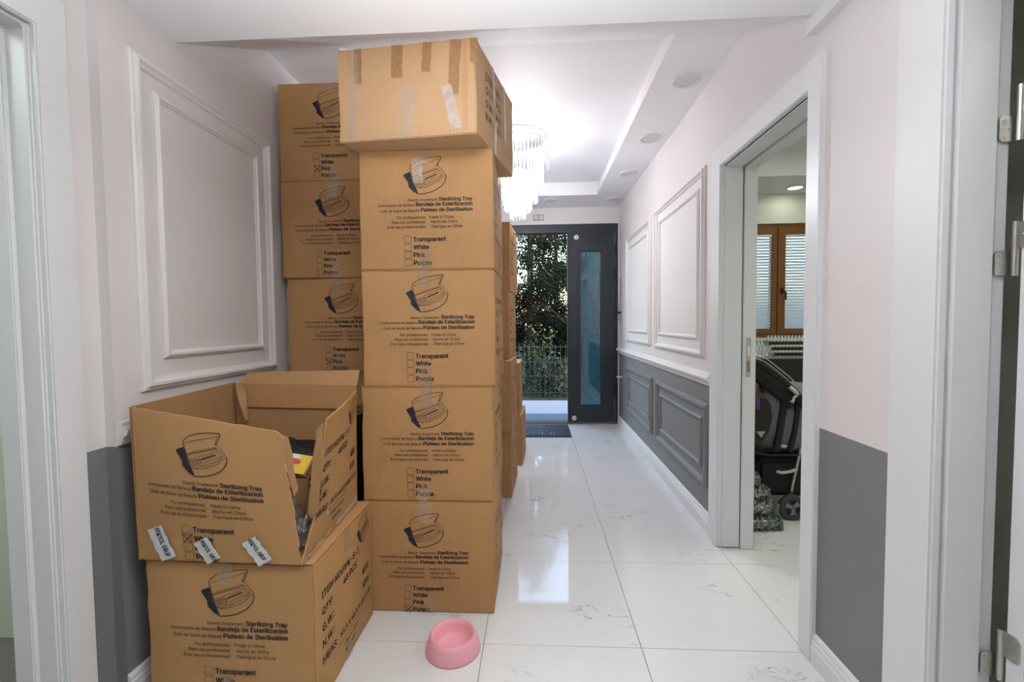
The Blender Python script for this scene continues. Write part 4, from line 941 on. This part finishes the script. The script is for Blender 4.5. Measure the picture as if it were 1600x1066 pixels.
def conifer(label, x, y, h, r, z0, seed, dens=1.0):
    t = thing('conifer_tree', label, 'tree', (x, y, -.06)); R_ = random.Random(seed)
    MB().tube([(0, 0, 0), (.02, 0, h * .5), (0, .02, h)], [.09, .06, .012], 8).build('trunk', M_BARK, t, smooth='all')
    br = MB(); P = []; D = []
    nb = int(60 * dens)
    for i in range(nb):
        z = z0 + (h - z0) * (i / nb) ** 1.1; a = R_.uniform(0, 2 * PI); Lb = r * (1 - .75 * (z - z0) / (h - z0)) * R_.uniform(.7, 1.15)
        e = (math.cos(a) * Lb, math.sin(a) * Lb, z - .22 * Lb + R_.uniform(-.15, .2)); mid = (e[0] * .5, e[1] * .5, z + .05)
        br.tube([(0, 0, z), mid, e], [.018, .012, .004], 4)
        k = int(700 * Lb / r)
        for _ in range(k):
            q = R_.uniform(.12, 1.0); c_ = (e[0] * q, e[1] * q, z + (e[2] - z) * q); sp_ = .20 * (1 - .3 * q)
            P.append((c_[0] + R_.gauss(0, sp_), c_[1] + R_.gauss(0, sp_), c_[2] + R_.gauss(0, .07) - abs(R_.gauss(0, .06)))); D.append((math.cos(a), math.sin(a), -.4))
    stuff(br.build('branches', M_BARK, t)); leaf_cloud('foliage', P, .085, M_LEAF1, t, .25, .3, np.array(D)); return t
conifer('dark conifer straight outside the open entrance, thick drooping branches', -.10, 9.0, 4.4, 1.25, .75, 1, 1.15)
conifer('dark conifer seen through the glass of the entrance door', 1.25, 9.3, 4.2, 1.2, .8, 2, 1.1)
conifer('dark conifer left of the entrance behind the fence', -1.6, 9.4, 4.6, 1.3, .7, 3)
conifer('dark conifer furthest back in the garden', .55, 11.6, 4.9, 1.5, .8, 4)
def bush(label, x0, x1, y, zt, n, m, cat='shrub', name='garden_shrub', seed=0, dy=.22):
    t = thing(name, label, cat, ((x0 + x1) / 2, y, -.05)); R_ = random.Random(seed); P = []; stem = MB()
    hw = (x1 - x0) / 2
    for i in range(int(7 + hw * 10)):
        bx_, by_ = R_.uniform(-hw, hw), R_.uniform(-dy * .5, dy * .5); hh = zt * R_.uniform(.7, 1.1); tx_ = bx_ + R_.gauss(0, .08)
        stem.tube([(bx_, by_, 0), ((bx_ + tx_) / 2, by_, hh * .5), (tx_, by_, hh)], [.006, .005, .002], 4)
        for _ in range(n): q = R_.uniform(.05, 1); P.append((bx_ + (tx_ - bx_) * q + R_.gauss(0, .07), by_ + R_.gauss(0, .07), hh * q))
    stuff(stem.build('stems', M_BARK, t)); leaf_cloud('leaves', P, .05, m, t, .8); return t
bush('leafy green shrub behind the wire fence at the left of the entrance', -1.3, -.30, 7.62, .88, 130, M_LEAF2, seed=1)
bush('leafy green shrub behind the wire fence in the middle of the entrance', -.30, .22, 7.60, .70, 130, M_LEAF2, seed=2)
bush('taller yellow green shrub rising above the wire fence', -.15, .30, 7.95, 1.12, 60, M_LEAF3, seed=3)
bush('leafy green shrub behind the wire fence beside the door leaf', .35, .95, 7.62, .82, 110, M_LEAF2, seed=4)
bush('leafy green shrub seen low through the door glass', .95, 1.9, 7.62, .85, 110, M_LEAF2, seed=5)
wf = thing('wire_fence', 'dark welded wire fence at the edge of the porch', 'fence', (0, 7.30, -.05)); M_WIRE = mat('dark_green_wire', (.05, .06, .055), .5, metal=.3)
vw = MB().box(-.004, .004, -.004, .004, 0, .92).mesh('upright_wire', M_WIRE)
for i in range(-28, 34): link('upright_wire', vw, wf, (i * .085, 0, 0))
for z in (.12, .40, .63, .88): MB().box(-2.45, 2.9, -.005, .003, z - .005, z + .005).build('cross_wire', M_WIRE, wf)
for x in (-2.2, 2.6): MB().box(x - .025, x + .025, -.03, .02, 0, 1.0).build('post', M_WIRE, wf)
sf = thing('slat_fence', 'dark horizontal slat fence beyond the conifers', 'fence', (0, 14.2, -.05)); M_SL = mat('dark_fence_wood', (.03, .025, .022), .8, noise_amt=.3)
for z in (.10, .34, .58, .82, 1.06, 1.30): MB().box(-5, 7, -.015, .015, z, z + .13).build('slat', M_SL, sf)
for x in (-4.8, -2.6, -.4, 1.8, 4.0, 6.6): MB().box(x, x + .10, .015, .10, 0, 1.5).build('post', M_SL, sf)
hs = thing('house', 'pale house with an orange tiled roof glimpsed between the conifers', 'building', (-3.4, 30, -.9)); M_HW = mat('apricot_render', (.50, .38, .27), .9, noise_amt=.1); M_RF = mat('orange_roof_tiles', (.30, .13, .08), .8, noise_amt=.3)
MB().box(-4, 4, 0, 6, 0, 3.4).build('walls', M_HW, hs)
MB().prism([(-4.4, 3.4), (4.4, 3.4), (0, 5.0)], 'y', -.4, 6.4).build('roof', M_RF, hs)
for x in (-2.8, -.6, 1.6):
    wn = MB().box(x, x + 1.1, -.06, .05, 1.2, 2.5).build('window', M_WHITEP, hs); MB().box(x + .1, x + 1.0, -.08, -.05, 1.3, 2.4).build('pane', mat('dark_window_glass_%d' % int(x * 10 + 50), (.05, .06, .08), .1), wn)
